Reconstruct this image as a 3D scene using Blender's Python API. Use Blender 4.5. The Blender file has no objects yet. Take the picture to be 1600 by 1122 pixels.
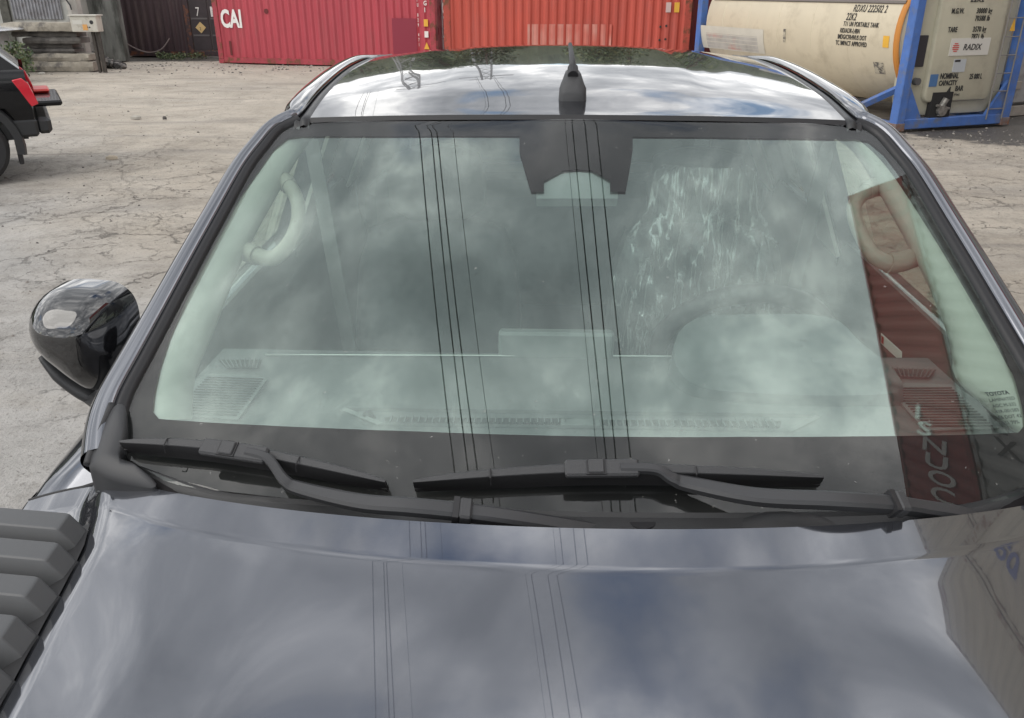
import bpy, math, random
from mathutils import Vector, Matrix, noise
R = math.radians
C = bpy.context.scene.collection
SC = bpy.context.scene
random.seed(7)

# ------------------------------------------------------------------ camera
FPX, PPX, PPY = 1300.0, 800.4, 561.0           # focal length and principal point in 1600 px units
CAM = Vector((-.071, 0, 2.02)); PIT = R(24); YAW = R(1.91)
cd = bpy.data.cameras.new('camera'); cam = bpy.data.objects.new('camera', cd); C.objects.link(cam)
cam.location = CAM; cam.rotation_euler = (R(90) - PIT, 0, YAW)
cd.sensor_width = 36; cd.lens = FPX / 1600 * 36; cd.shift_x = -(PPX - 800) / 1600
cd.clip_start = .02; cd.clip_end = 2000
SC.camera = cam

# ------------------------------------------------------------------ world, sun, exposure
SUN = Vector((-.60, -.42, .68)).normalized()
w = bpy.data.worlds.new('World'); SC.world = w; w.use_nodes = True
nt = w.node_tree; nt.nodes.clear(); N = nt.nodes.new; L = nt.links.new
out = N('ShaderNodeOutputWorld'); mix = N('ShaderNodeMixShader'); bs = N('ShaderNodeBackground'); bc = N('ShaderNodeBackground')
sky = N('ShaderNodeTexSky'); sky.sky_type = 'NISHITA'; sky.sun_disc = False
sky.sun_elevation = math.asin(SUN.z); sky.sun_rotation = math.atan2(SUN.x, SUN.y)
sky.air_density = 1.1; sky.dust_density = .6; sky.ozone_density = 1.6
L(sky.outputs[0], bs.inputs[0]); bs.inputs[1].default_value = .145
tc = N('ShaderNodeTexCoord'); sep = N('ShaderNodeSeparateXYZ'); L(tc.outputs['Generated'], sep.inputs[0])
def mth(op, a, b=None, clamp=False):
    m = N('ShaderNodeMath'); m.operation = op; m.use_clamp = clamp
    for i, v in enumerate((a, b)):
        if v is None: continue
        if isinstance(v, (int, float)): m.inputs[i].default_value = v
        else: L(v, m.inputs[i])
    return m.outputs[0]
zz = mth('ADD', mth('MAXIMUM', sep.outputs[2], 0.0), .44)
cmb = N('ShaderNodeCombineXYZ')
L(mth('DIVIDE', sep.outputs[0], zz), cmb.inputs[0]); L(mth('DIVIDE', sep.outputs[1], zz), cmb.inputs[1])
def wnoise(scale, off, detail=9, rough=.56, dist=.25):
    mp = N('ShaderNodeMapping'); mp.inputs['Location'].default_value = off; L(cmb.outputs[0], mp.inputs[0])
    n = N('ShaderNodeTexNoise'); n.inputs['Scale'].default_value = scale; n.inputs['Detail'].default_value = detail
    n.inputs['Roughness'].default_value = rough; n.inputs['Distortion'].default_value = dist; L(mp.outputs[0], n.inputs['Vector'])
    return n.outputs[0]
def ramp(v, pts):
    r = N('ShaderNodeValToRGB'); L(v, r.inputs[0]); e = r.color_ramp.elements
    while len(e) < len(pts): e.new(.5)
    for i, (p_, c_) in enumerate(pts):
        e[i].position = p_; e[i].color = (*c_, 1) if isinstance(c_, tuple) else (c_, c_, c_, 1)
    return r.outputs[0]
n1 = wnoise(1.9, (17.19, .73, 8.51)); n2 = wnoise(3.2, (1.82, 6.81, 5.5), rough=.55, dist=.5); n3 = wnoise(8, (18.36, 6.8, 8.32), rough=.6)
cover = ramp(n1, [(.33, 0), (.41, 1)])
lum = mth('ADD', mth('MULTIPLY', n2, .68), mth('MULTIPLY', n3, .32))
ccol = ramp(lum, [(.38, (.48, .50, .53)), (.47, (.74, .76, .79)), (.53, (1.08, 1.09, 1.11)), (.61, (2.0, 1.98, 1.94))])
L(ccol, bc.inputs[0]); bc.inputs[1].default_value = 1.0
L(cover, mix.inputs[0]); L(bs.outputs[0], mix.inputs[1]); L(bc.outputs[0], mix.inputs[2]); L(mix.outputs[0], out.inputs[0])

sd = bpy.data.lights.new('sun', 'SUN'); sd.energy = 1.3; sd.angle = R(50); sd.color = (1, .95, .88)
so = bpy.data.objects.new('sun', sd); C.objects.link(so); so.rotation_euler = (-SUN).to_track_quat('-Z', 'Y').to_euler()
so.location = (0, 0, 30)
SC.view_settings.view_transform = 'Standard'; SC.view_settings.look = 'None'
SC.view_settings.exposure = .28; SC.view_settings.gamma = 1; SC.view_settings.use_curve_mapping = False
SC.render.engine = 'CYCLES'; SC.cycles.use_denoising = True
SC.cycles.max_bounces = 10; SC.cycles.transparent_max_bounces = 16; SC.cycles.glossy_bounces = 5

# ------------------------------------------------------------------ helpers: rays of the survey, meshes, things
def ray(px, py):
    a = (px - PPX) / FPX; b = -(py - PPY) / FPX
    f = math.cos(PIT) + b * math.sin(PIT); z = -math.sin(PIT) + b * math.cos(PIT)
    return Vector((a * math.cos(YAW) - f * math.sin(YAW), a * math.sin(YAW) + f * math.cos(YAW), z))
def onz(px, py, z=0.0): d = ray(px, py); return CAM + d * ((z - CAM.z) / d.z)
def ony(px, py, y): d = ray(px, py); return CAM + d * ((y - CAM.y) / d.y)
def onx(px, py, x): d = ray(px, py); return CAM + d * ((x - CAM.x) / d.x)
def onf(px, py, fn, lo=.4, hi=6):              # fn(p) > 0 behind / below the surface
    d = ray(px, py)
    for _ in range(50):
        m = (lo + hi) / 2
        if fn(CAM + d * m) > 0: hi = m
        else: lo = m
    return CAM + d * lo

SPLIT = set('warning_sticker rust_scar corner_post side_panel frame_rail corner_casting diagonal_brace cladding_seam leg mudflap rust_hole locking_bar opening paper_label stem cross_arm rear_bumper door_rib trim_rib rear_bench'.split())
class MB:
    def __init__(s): s.v = []; s.f = []; s.mi = []
    def add(s, vs, fs, k=0):
        n = len(s.v); s.v += [tuple(v) for v in vs]; s.f += [tuple(i + n for i in f) for f in fs]; s.mi += [k] * len(fs); return s
    def box(s, a, b, k=0, M=None, ch=0.0):
        x0, y0, z0 = a; x1, y1, z1 = b
        if ch <= 0:
            vs = [Vector(p) for p in ((x0,y0,z0),(x1,y0,z0),(x1,y1,z0),(x0,y1,z0),(x0,y0,z1),(x1,y0,z1),(x1,y1,z1),(x0,y1,z1))]
            fs = [(3,2,1,0),(4,5,6,7),(0,1,5,4),(1,2,6,5),(2,3,7,6),(3,0,4,7)]
        else:                                   # chamfered
            vs = []; c = ch
            for (X, sx) in ((x0, 1), (x1, -1)):
                for (Y, sy) in ((y0, 1), (y1, -1)):
                    for (Z, sz) in ((z0, 1), (z1, -1)):
                        vs += [Vector((X, Y + sy*c, Z + sz*c)), Vector((X + sx*c, Y, Z + sz*c)), Vector((X + sx*c, Y + sy*c, Z))]
            I = lambda i, j, k_, q: ((i * 2 + j) * 2 + k_) * 3 + q
            fs = [(I(0,0,0,0),I(0,0,1,0),I(0,1,1,0),I(0,1,0,0)), (I(1,0,0,0),I(1,1,0,0),I(1,1,1,0),I(1,0,1,0)),
                  (I(0,0,0,1),I(1,0,0,1),I(1,0,1,1),I(0,0,1,1)), (I(0,1,0,1),I(0,1,1,1),I(1,1,1,1),I(1,1,0,1)),
                  (I(0,0,0,2),I(0,1,0,2),I(1,1,0,2),I(1,0,0,2)), (I(0,0,1,2),I(1,0,1,2),I(1,1,1,2),I(0,1,1,2))]
            for i in (0, 1):
                for j in (0, 1):
                    for q in (0, 1): fs.append((I(i,j,q,0), I(i,j,q,1), I(i,j,q,2)))
            for j in (0, 1):
                for q in (0, 1):
                    fs.append((I(0,j,q,1), I(1,j,q,1), I(1,j,q,2), I(0,j,q,2)))
                    fs.append((I(j,0,q,0), I(j,1,q,0), I(j,1,q,2), I(j,0,q,2)))
                    fs.append((I(j,q,0,0), I(j,q,1,0), I(j,q,1,1), I(j,q,0,1)))
        if M: vs = [M @ v for v in vs]
        return s.add(vs, fs, k)
    def tube(s, pts, r, n=8, k=0, cap=True, flat=1.0, up=None):
        pts = [Vector(p) for p in pts]; rr = r if isinstance(r, (list, tuple)) else [r] * len(pts)
        vs = []; up0 = Vector(up) if up else None
        for i, p in enumerate(pts):
            t = (pts[min(i+1, len(pts)-1)] - pts[max(i-1, 0)]).normalized()
            u_ = up0 or (Vector((0,0,1)) if abs(t.z) < .9 else Vector((1,0,0)))
            a = t.cross(u_).normalized(); b = a.cross(t).normalized()
            for j in range(n):
                th = 2 * math.pi * j / n
                vs.append(p + a * math.cos(th) * rr[i] + b * math.sin(th) * rr[i] * flat)
        fs = [(i*n+j, i*n+(j+1)%n, (i+1)*n+(j+1)%n, (i+1)*n+j) for i in range(len(pts)-1) for j in range(n)]
        if cap: fs += [tuple(range(n-1, -1, -1)), tuple((len(pts)-1)*n + j for j in range(n))]
        return s.add(vs, fs, k)
    def grid(s, fn, nu, nv, k=0, flip=False):
        vs = [fn(i / nu, j / nv) for j in range(nv + 1) for i in range(nu + 1)]
        fs = [(j*(nu+1)+i, j*(nu+1)+i+1, (j+1)*(nu+1)+i+1, (j+1)*(nu+1)+i) for j in range(nv) for i in range(nu)]
        if flip: fs = [f[::-1] for f in fs]
        return s.add(vs, fs, k)
    def loft(s, rows, k=0, closed=False, cap=False):
        n = len(rows[0]); vs = [p for r_ in rows for p in r_]
        m = n if closed else n - 1
        fs = [(i*n+j, i*n+(j+1)%n, (i+1)*n+(j+1)%n, (i+1)*n+j) for i in range(len(rows)-1) for j in range(m)]
        if cap: fs += [tuple(range(n-1, -1, -1)), tuple((len(rows)-1)*n + j for j in range(n))]
        return s.add(vs, fs, k)
    def prism(s, poly, d, k=0):                 # poly: list of 3D points, d: extrusion vector
        n = len(poly); d = Vector(d); vs = [Vector(p) for p in poly]; vs += [v + d for v in vs]
        fs = [tuple(range(n-1, -1, -1)), tuple(range(n, 2*n))] + [(i, (i+1)%n, (i+1)%n+n, i+n) for i in range(n)]
        return s.add(vs, fs, k)
    def islands(s):
        p = list(range(len(s.v)))
        def fd(a):
            while p[a] != a: p[a] = p[p[a]]; a = p[a]
            return a
        for f in s.f:
            r0 = fd(f[0])
            for b in f[1:]: p[fd(b)] = r0
        gr = {}
        for f, k in zip(s.f, s.mi): gr.setdefault(fd(f[0]), []).append((f, k))
        o_ = []
        for fs in gr.values():
            m = MB(); ix = {}
            for f, k in fs:
                for a in f:
                    if a not in ix: ix[a] = len(m.v); m.v.append(s.v[a])
                m.f.append(tuple(ix[a] for a in f)); m.mi.append(k)
            o_.append(m)
        return o_
    def obj(s, name, mat, parent=None, world=False, smooth=False, bevel=0, sub=0, thick=0, **tags):
        if name in SPLIT:
            q = s.islands()
            if 1 < len(q) <= 40: return [m.obj1(name, mat, parent, world, smooth, bevel, sub, thick, **tags) for m in q][0]
        return s.obj1(name, mat, parent, world, smooth, bevel, sub, thick, **tags)
    def obj1(s, name, mat, parent=None, world=False, smooth=False, bevel=0, sub=0, thick=0, **tags):
        me = bpy.data.meshes.new(name); me.from_pydata(s.v, [], s.f)
        mats = mat if isinstance(mat, (list, tuple)) else [mat]
        for m in mats: me.materials.append(m)
        me.polygons.foreach_set('material_index', s.mi); me.update()
        o = bpy.data.objects.new(name, me); C.objects.link(o)
        if smooth is True: me.polygons.foreach_set('use_smooth', [True] * len(me.polygons))
        elif smooth:
            me.polygons.foreach_set('use_smooth', [True] * len(me.polygons)); me.set_sharp_from_angle(angle=R(smooth))
        if parent is not None: put(o, parent, world)
        if sub:
            m = o.modifiers.new('s', 'SUBSURF'); m.levels = m.render_levels = sub
        if thick:
            m = o.modifiers.new('t', 'SOLIDIFY'); m.thickness = abs(thick); m.offset = -1 if thick > 0 else 1
        if bevel:
            m = o.modifiers.new('b', 'BEVEL'); m.width = bevel; m.segments = 2; m.limit_method = 'ANGLE'; m.angle_limit = R(35)
        for a, b in tags.items(): o[a] = b
        return o
def put(o, parent, world=False):
    o.parent = parent
    if world:
        M = Matrix.Identity(4); q = parent; chain = []
        while q is not None: chain.append(q); q = q.parent
        for q in chain[::-1]: M = M @ q.matrix_parent_inverse @ q.matrix_basis
        o.matrix_parent_inverse = M.inverted()
def thing(name, label, cat, loc=(0, 0, 0), rz=0, group=None, rot=None):
    o = bpy.data.objects.new(name, None); C.objects.link(o); o.location = loc
    o.rotation_euler = rot or (0, 0, rz); o.empty_display_size = .2
    o['label'] = label; o['category'] = cat
    if group: o['group'] = group
    return o
def tag(o, label, cat, group=None):
    o['label'] = label; o['category'] = cat
    if group: o['group'] = group
    return o
def smoothstep(a, b, x):
    t = min(1, max(0, (x - a) / (b - a))); return t * t * (3 - 2 * t)
def interp(tab, x):
    if x <= tab[0][0]: return tab[0][1]
    for (a, va), (b, vb) in zip(tab, tab[1:]):
        if x <= b: t = (x - a) / (b - a); return va + (vb - va) * t
    return tab[-1][1]
def cr(pts, n=6, closed=False):                 # Catmull-Rom through points
    pts = [Vector(p) for p in pts]; m = len(pts); o_ = []
    for i in range(m if closed else m - 1):
        g = (lambda q: pts[q % m]) if closed else (lambda q: pts[max(0, min(m-1, q))])
        p0, p1, p2, p3 = g(i-1), g(i), g(i+1), g(i+2)
        for j in range(n):
            t = j / n
            o_.append(.5 * ((2*p1) + (p2-p0)*t + (2*p0-5*p1+4*p2-p3)*t*t + (3*p1-p0-3*p2+p3)*t**3))
    if not closed: o_.append(pts[-1])
    return o_

# ------------------------------------------------------------------ materials
MATS = {}
def mat(name, col, rough=.6, metal=0, coat=0, spec=.5, ior=1.5, var=0, vscale=6, dirt=None, dscale=3, dlo=.5, dhi=.62, bump=0, bscale=60, stretch=None, coat_ior=1.5, f82=None):
    if name in MATS: return MATS[name]
    m = bpy.data.materials.new(name); m.use_nodes = True; n_ = m.node_tree; b = n_.nodes['Principled BSDF']
    b.inputs['Roughness'].default_value = rough; b.inputs['Metallic'].default_value = metal
    b.inputs['IOR'].default_value = ior; b.inputs['Coat Weight'].default_value = coat; b.inputs['Coat Roughness'].default_value = .015
    b.inputs['Coat IOR'].default_value = coat_ior; b.inputs['Specular IOR Level'].default_value = spec
    b.inputs['Base Color'].default_value = (*col, 1)
    tcn = n_.nodes.new('ShaderNodeTexCoord'); mp = n_.nodes.new('ShaderNodeMapping'); n_.links.new(tcn.outputs['Object'], mp.inputs[0])
    if stretch: mp.inputs['Scale'].default_value = stretch
    if f82 is not None: b.inputs['Specular Tint'].default_value = (f82, f82, f82, 1)
    last = None
    def nz(sc, det=6, ro=.6):
        q = n_.nodes.new('ShaderNodeTexNoise'); q.inputs['Scale'].default_value = sc; q.inputs['Detail'].default_value = det
        q.inputs['Roughness'].default_value = ro; n_.links.new(mp.outputs[0], q.inputs['Vector']); return q.outputs[0]
    if var:
        r = n_.nodes.new('ShaderNodeValToRGB'); n_.links.new(nz(vscale), r.inputs[0])
        e = r.color_ramp.elements; e[0].position = .3; e[1].position = .7
        e[0].color = tuple(c * (1 - var) for c in col) + (1,); e[1].color = tuple(min(1, c * (1 + var)) for c in col) + (1,)
        last = r.outputs[0]
    if dirt:
        r = n_.nodes.new('ShaderNodeValToRGB'); n_.links.new(nz(dscale, 10, .68), r.inputs[0])
        e = r.color_ramp.elements; e[0].position = dlo; e[1].position = dhi; e[0].color = (0,0,0,1); e[1].color = (1,1,1,1)
        mx = n_.nodes.new('ShaderNodeMix'); mx.data_type = 'RGBA'; n_.links.new(r.outputs[0], mx.inputs[0])
        if last: n_.links.new(last, mx.inputs[6])
        else: mx.inputs[6].default_value = (*col, 1)
        mx.inputs[7].default_value = (*dirt, 1); last = mx.outputs[2]
    if last: n_.links.new(last, b.inputs['Base Color'])
    if bump:
        bp = n_.nodes.new('ShaderNodeBump'); bp.inputs['Strength'].default_value = bump; bp.inputs['Distance'].default_value = .01
        n_.links.new(nz(bscale), bp.inputs['Height']); n_.links.new(bp.outputs[0], b.inputs['Normal'])
    MATS[name] = m; return m
def glassmat(name, tint, refl, rough=0.0, milk=0.0, ior=1.5, wob=0, gtint=(1, 1, 1), speck=0):
    m = bpy.data.materials.new(name); m.use_nodes = True; n_ = m.node_tree; n_.nodes.clear(); A = n_.nodes.new; K = n_.links.new
    o = A('ShaderNodeOutputMaterial'); t = A('ShaderNodeBsdfTransparent'); g = A('ShaderNodeBsdfGlossy'); x = A('ShaderNodeMixShader')
    t.inputs[0].default_value = (*tint, 1); g.inputs[0].default_value = (*gtint, 1); g.inputs['Roughness'].default_value = rough
    lw = A('ShaderNodeLayerWeight'); lw.inputs['Blend'].default_value = .5
    # Schlick reflectance of a two-sided sheet: F0 + (1-F0)*(1-cos)^5
    p5 = A('ShaderNodeMath'); p5.operation = 'POWER'; K(lw.outputs['Facing'], p5.inputs[0]); p5.inputs[1].default_value = 4.0
    mu = A('ShaderNodeMath'); mu.operation = 'MULTIPLY_ADD'; K(p5.outputs[0], mu.inputs[0]); mu.inputs[1].default_value = 1 - refl; mu.inputs[2].default_value = refl
    K(mu.outputs[0], x.inputs[0]); K(t.outputs[0], x.inputs[1]); K(g.outputs[0], x.inputs[2])
    if wob:
        tcn = A('ShaderNodeTexCoord'); q = A('ShaderNodeTexNoise'); q.inputs['Scale'].default_value = 2.2; q.inputs['Detail'].default_value = 1
        bp = A('ShaderNodeBump'); bp.inputs['Strength'].default_value = wob; bp.inputs['Distance'].default_value = .01
        K(tcn.outputs['Object'], q.inputs['Vector']); K(q.outputs[0], bp.inputs['Height']); K(bp.outputs[0], g.inputs['Normal'])
    last = x.outputs[0]
    if speck:
        tcn = A('ShaderNodeTexCoord'); q = A('ShaderNodeTexNoise'); q.inputs['Scale'].default_value = 150; q.inputs['Detail'].default_value = 2; K(tcn.outputs['Object'], q.inputs['Vector'])
        r = A('ShaderNodeValToRGB'); K(q.outputs[0], r.inputs[0]); r.color_ramp.elements[0].position = .715; r.color_ramp.elements[1].position = .77
        q2 = A('ShaderNodeTexNoise'); q2.inputs['Scale'].default_value = 3.5; q2.inputs['Detail'].default_value = 5; K(tcn.outputs['Object'], q2.inputs['Vector'])
        r2 = A('ShaderNodeValToRGB'); K(q2.outputs[0], r2.inputs[0]); r2.color_ramp.elements[0].position = .42; r2.color_ramp.elements[1].position = .8
        f1 = A('ShaderNodeMath'); f1.operation = 'MULTIPLY'; K(r.outputs[0], f1.inputs[0]); f1.inputs[1].default_value = speck
        f2 = A('ShaderNodeMath'); f2.operation = 'MULTIPLY_ADD'; K(r2.outputs[0], f2.inputs[0]); f2.inputs[1].default_value = .035; K(f1.outputs[0], f2.inputs[2])
        d = A('ShaderNodeBsdfDiffuse'); d.inputs[0].default_value = (.6, .6, .57, 1); y = A('ShaderNodeMixShader'); K(f2.outputs[0], y.inputs[0])
        K(last, y.inputs[1]); K(d.outputs[0], y.inputs[2]); last = y.outputs[0]
    if milk:
        d = A('ShaderNodeBsdfDiffuse'); d.inputs[0].default_value = (.55, .68, .64, 1); y = A('ShaderNodeMixShader'); y.inputs[0].default_value = milk
        K(last, y.inputs[1]); K(d.outputs[0], y.inputs[2]); last = y.outputs[0]
    K(last, o.inputs[0]); MATS[name] = m; return m

PAINT = mat('metallic_grey_paint', (.135, .143, .165), rough=.13, metal=.85, coat=1, coat_ior=1.7, f82=.30, dirt=(.30, .29, .28), dscale=110, dlo=.71, dhi=.75)
BLACKP = mat('black_plastic', (.022, .023, .025), rough=.42, bump=.15, bscale=400)
GREYP = mat('grey_trim_plastic', (.045, .046, .049), rough=.5, bump=.25, bscale=500)
RIBP = mat('rib_plastic', (.085, .088, .092), rough=.45, bump=.04, bscale=500)
RUBBER = mat('rubber', (.018, .018, .02), rough=.55)
GLOSSB = mat('gloss_black', (.006, .006, .007), rough=.06, coat=1, ior=1.7)
DASH = mat('dash_plastic', (.10, .108, .11), rough=.6, bump=.06, bscale=250)
SEATM = mat('seat_fabric', (.05, .052, .055), rough=.85, var=.2, vscale=40)
HEADL = mat('headliner_fabric', (.42, .42, .38), rough=.9)
PILL = mat('pillar_trim', (.36, .355, .32), rough=.6)
HANDLE = mat('grab_handle_plastic', (.27, .25, .215), rough=.45)
CHROME = mat('metal_bright', (.6, .6, .62), rough=.25, metal=1)
WGLASS = glassmat('windscreen_outer_glass', (.92, .98, .95), .05, speck=.25)
WGLASS2 = glassmat('windscreen_inner_glass', (.88, .95, .92), .150, milk=.008, gtint=(.90, 1, .98))
SGLASS = glassmat('side_glass', (.72, .82, .76), .08)
TINT = glassmat('tinted_glass', (.12, .13, .13), .07)
FRIT = mat('ceramic_frit', (.010, .009, .010), rough=.6, spec=.15)
WHITE = mat('white_lettering', (.78, .77, .74), rough=.7)
BLACKL = mat('black_lettering', (.03, .03, .03), rough=.7)
YEL = mat('yellow_sticker', (.75, .42, .05), rough=.6)
REDL = mat('red_lettering', (.55, .06, .05), rough=.6)

def letters(s, size, mt, parent, loc, right=(1, 0, 0), up=(0, 0, 1), sx=1.0, bold=0.0, shear=0.0, name='lettering', align='LEFT', thick=.002, world=False, wrap=None, sp=1.0):
    cu = bpy.data.curves.new('t', 'FONT'); cu.body = s; cu.size = size; cu.offset = bold; cu.shear = shear; cu.extrude = thick
    cu.align_x = align; cu.space_character = sp; cu.resolution_u = 3
    o = bpy.data.objects.new('t', cu); C.objects.link(o)
    bpy.context.view_layer.update()
    me = bpy.data.meshes.new_from_object(o.evaluated_get(bpy.context.evaluated_depsgraph_get()))
    bpy.data.objects.remove(o)
    r_ = Vector(right).normalized(); u_ = Vector(up).normalized(); n_ = r_.cross(u_)
    for v in me.vertices:
        q = v.co.copy()
        v.co = Vector(loc) + r_ * q.x * sx + u_ * q.y + n_ * q.z if wrap is None else wrap(Vector(loc), q.x * sx, q.y, q.z)
    me.materials.clear(); me.materials.append(mt); me.name = name
    o = bpy.data.objects.new(name, me); C.objects.link(o)
    if parent is not None: put(o, parent, world)
    return o

# ================================================================== GROUND
def ground():
    xs = [-300, -120, -60, -35]; xs += [-25 + i * .25 for i in range(161)]; xs += [20, 30, 60, 120, 300]
    ys = [-200, -60, -20, -8]; ys += [-4 + i * .25 for i in range(141)]; ys += [36, 45, 60, 120, 300, 600]
    def h(x, y):
        a = 1 if -24 < x < 14 and -3 < y < 30 else 0
        return a * (.035 * noise.noise(Vector((x * .35, y * .35, 0))) + .012 * noise.noise(Vector((x * 1.7, y * 1.7, 3)))) - .02 * a
    nx = len(xs); vs = [(x, y, h(x, y)) for y in ys for x in xs]
    fs = [(j*nx+i, j*nx+i+1, (j+1)*nx+i+1, (j+1)*nx+i) for j in range(len(ys)-1) for i in range(nx-1)]
    m = bpy.data.materials.new('worn_yard_surface'); m.use_nodes = True; t = m.node_tree; A = t.nodes.new; K = t.links.new
    b = t.nodes['Principled BSDF']; b.inputs['Roughness'].default_value = .9
    g = A('ShaderNodeNewGeometry'); pos = g.outputs['Position']
    def nz(sc, det=8, ro=.6, mp=None, dist=0):
        q = A('ShaderNodeTexNoise'); q.inputs['Scale'].default_value = sc; q.inputs['Detail'].default_value = det
        q.inputs['Roughness'].default_value = ro; q.inputs['Distortion'].default_value = dist
        if mp:
            a = A('ShaderNodeMapping'); a.inputs['Scale'].default_value = mp; a.inputs['Rotation'].default_value = (0, 0, R(12)); K(pos, a.inputs[0]); K(a.outputs[0], q.inputs['Vector'])
        else: K(pos, q.inputs['Vector'])
        return q.outputs[0]
    def rp(v, p0, p1, c0=(0,0,0), c1=(1,1,1)):
        r = A('ShaderNodeValToRGB'); K(v, r.inputs[0]); e = r.color_ramp.elements; e[0].position = p0; e[1].position = p1; e[0].color = (*c0, 1); e[1].color = (*c1, 1); return r.outputs[0]
    def mx(f, a, c, mode='MIX'):
        q = A('ShaderNodeMix'); q.data_type = 'RGBA'; q.blend_type = mode
        if isinstance(f, float): q.inputs[0].default_value = f
        else: K(f, q.inputs[0])
        for i, v in ((6, a), (7, c)):
            if isinstance(v, tuple): q.inputs[i].default_value = (*v, 1)
            else: K(v, q.inputs[i])
        return q.outputs[2]
    def mm(op, a, c, cl=False):
        q = A('ShaderNodeMath'); q.operation = op; q.use_clamp = cl
        for i, v in enumerate((a, c)):
            if isinstance(v, (int, float)): q.inputs[i].default_value = v
            else: K(v, q.inputs[i])
        return q.outputs[0]
    sp = A('ShaderNodeSeparateXYZ'); K(pos, sp.inputs[0])
    grey = rp(nz(1.3, 10, .65), .3, .72, (.36, .347, .328), (.52, .502, .478))
    tan = rp(nz(.9, 10, .62), .3, .7, (.385, .34, .282), (.53, .478, .405))
    # concrete near the trucks on the left, dirt further out and on the right
    d = mm('ADD', mm('MULTIPLY', sp.outputs[1], .085), mm('MULTIPLY', sp.outputs[0], .10))
    d = mm('ADD', d, mm('MULTIPLY', nz(.35, 4, .5), 1.1)); dm = rp(d, .62, 1.0)
    # ramp clamps at 1 so rescale
    col = mx(dm, grey, tan)
    # streaks of tracks sweeping across
    tr = rp(nz(.55, 6, .6, (.5, 2.6, 1), .8), .50, .66)
    col = mx(mm('MULTIPLY', tr, .5), col, (.215, .20, .185))
    tr2 = rp(nz(.8, 6, .6, (.3, 2.0, 1), .5), .54, .68)
    col = mx(mm('MULTIPLY', tr2, .45), col, (.46, .425, .37))
    # blotches and fine speckle
    col = mx(mm('MULTIPLY', rp(nz(4.5, 8, .7), .56, .7), .35), col, (.18, .165, .15))
    col = mx(mm('MULTIPLY', rp(nz(1.7, 12, .75), .48, .62), .38), col, (.20, .18, .155))
    col = mx(mm('MULTIPLY', rp(nz(14, 5, .7), .57, .68), .45), col, (.17, .155, .135))
    col = mx(mm('MULTIPLY', rp(nz(38, 3, .7), .58, .70), .6), col, (.12, .11, .095))
    col = mx(mm('MULTIPLY', rp(nz(55, 2, .7), .62, .72), .4), col, (.5, .48, .44))
    # cracks
    dn = A('ShaderNodeTexNoise'); dn.inputs['Scale'].default_value = 1.6; dn.inputs['Detail'].default_value = 7; dn.inputs['Roughness'].default_value = .7; K(pos, dn.inputs['Vector'])
    va = A('ShaderNodeVectorMath'); va.operation = 'MULTIPLY_ADD'; K(dn.outputs['Color'], va.inputs[0]); va.inputs[1].default_value = (.9, .9, 0); K(pos, va.inputs[2])
    def crack(sc, wd):
        v = A('ShaderNodeTexVoronoi'); v.voronoi_dimensions = '2D'; v.feature = 'DISTANCE_TO_EDGE'; v.inputs['Scale'].default_value = sc; K(va.outputs[0], v.inputs['Vector'])
        return rp(v.outputs[0], wd * .25, wd, (1,1,1), (0,0,0))
    c1 = mm('MULTIPLY', crack(.8, .014), rp(nz(.5, 3, .5), .44, .56)); c2 = mm('MAXIMUM', mm('MULTIPLY', crack(2.4, .02), rp(nz(.8, 3, .5), .46, .56)), mm('MULTIPLY', crack(6.0, .025), mm('MULTIPLY', rp(nz(1.1, 3, .5), .56, .64), .6)))
    cr_ = mm('MAXIMUM', c1, c2); cr_ = mm('MULTIPLY', cr_, rp(mm('ADD', mm('MULTIPLY', sp.outputs[1], .06), 0), .55, .85, (1,1,1), (0,0,0)))
    col = mx(mm('MULTIPLY', cr_, .5), col, (.10, .094, .085))
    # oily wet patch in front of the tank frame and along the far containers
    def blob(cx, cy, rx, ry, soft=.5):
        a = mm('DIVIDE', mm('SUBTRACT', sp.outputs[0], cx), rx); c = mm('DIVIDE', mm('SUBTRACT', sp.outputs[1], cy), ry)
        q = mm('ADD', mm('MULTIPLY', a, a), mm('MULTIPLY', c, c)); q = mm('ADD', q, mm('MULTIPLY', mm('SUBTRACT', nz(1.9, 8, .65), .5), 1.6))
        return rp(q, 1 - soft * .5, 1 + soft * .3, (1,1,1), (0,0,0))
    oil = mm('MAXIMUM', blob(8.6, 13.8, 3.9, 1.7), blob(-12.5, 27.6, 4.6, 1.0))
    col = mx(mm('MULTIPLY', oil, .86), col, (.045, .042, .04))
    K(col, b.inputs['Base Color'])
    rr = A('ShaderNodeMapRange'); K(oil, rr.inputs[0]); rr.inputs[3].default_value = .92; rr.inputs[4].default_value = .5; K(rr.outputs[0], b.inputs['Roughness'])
    hgt = mm('SUBTRACT', mm('ADD', mm('MULTIPLY', nz(9, 10, .7), .6), mm('MULTIPLY', nz(60, 4, .7), .25)), mm('MULTIPLY', cr_, .5))
    bp = A('ShaderNodeBump'); bp.inputs['Strength'].default_value = .9; bp.inputs['Distance'].default_value = .07; K(hgt, bp.inputs['Height']); K(bp.outputs[0], b.inputs['Normal'])
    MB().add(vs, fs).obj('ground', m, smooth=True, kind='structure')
    # loose gravel and grit
    rnd = random.Random(3); g = MB()
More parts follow.
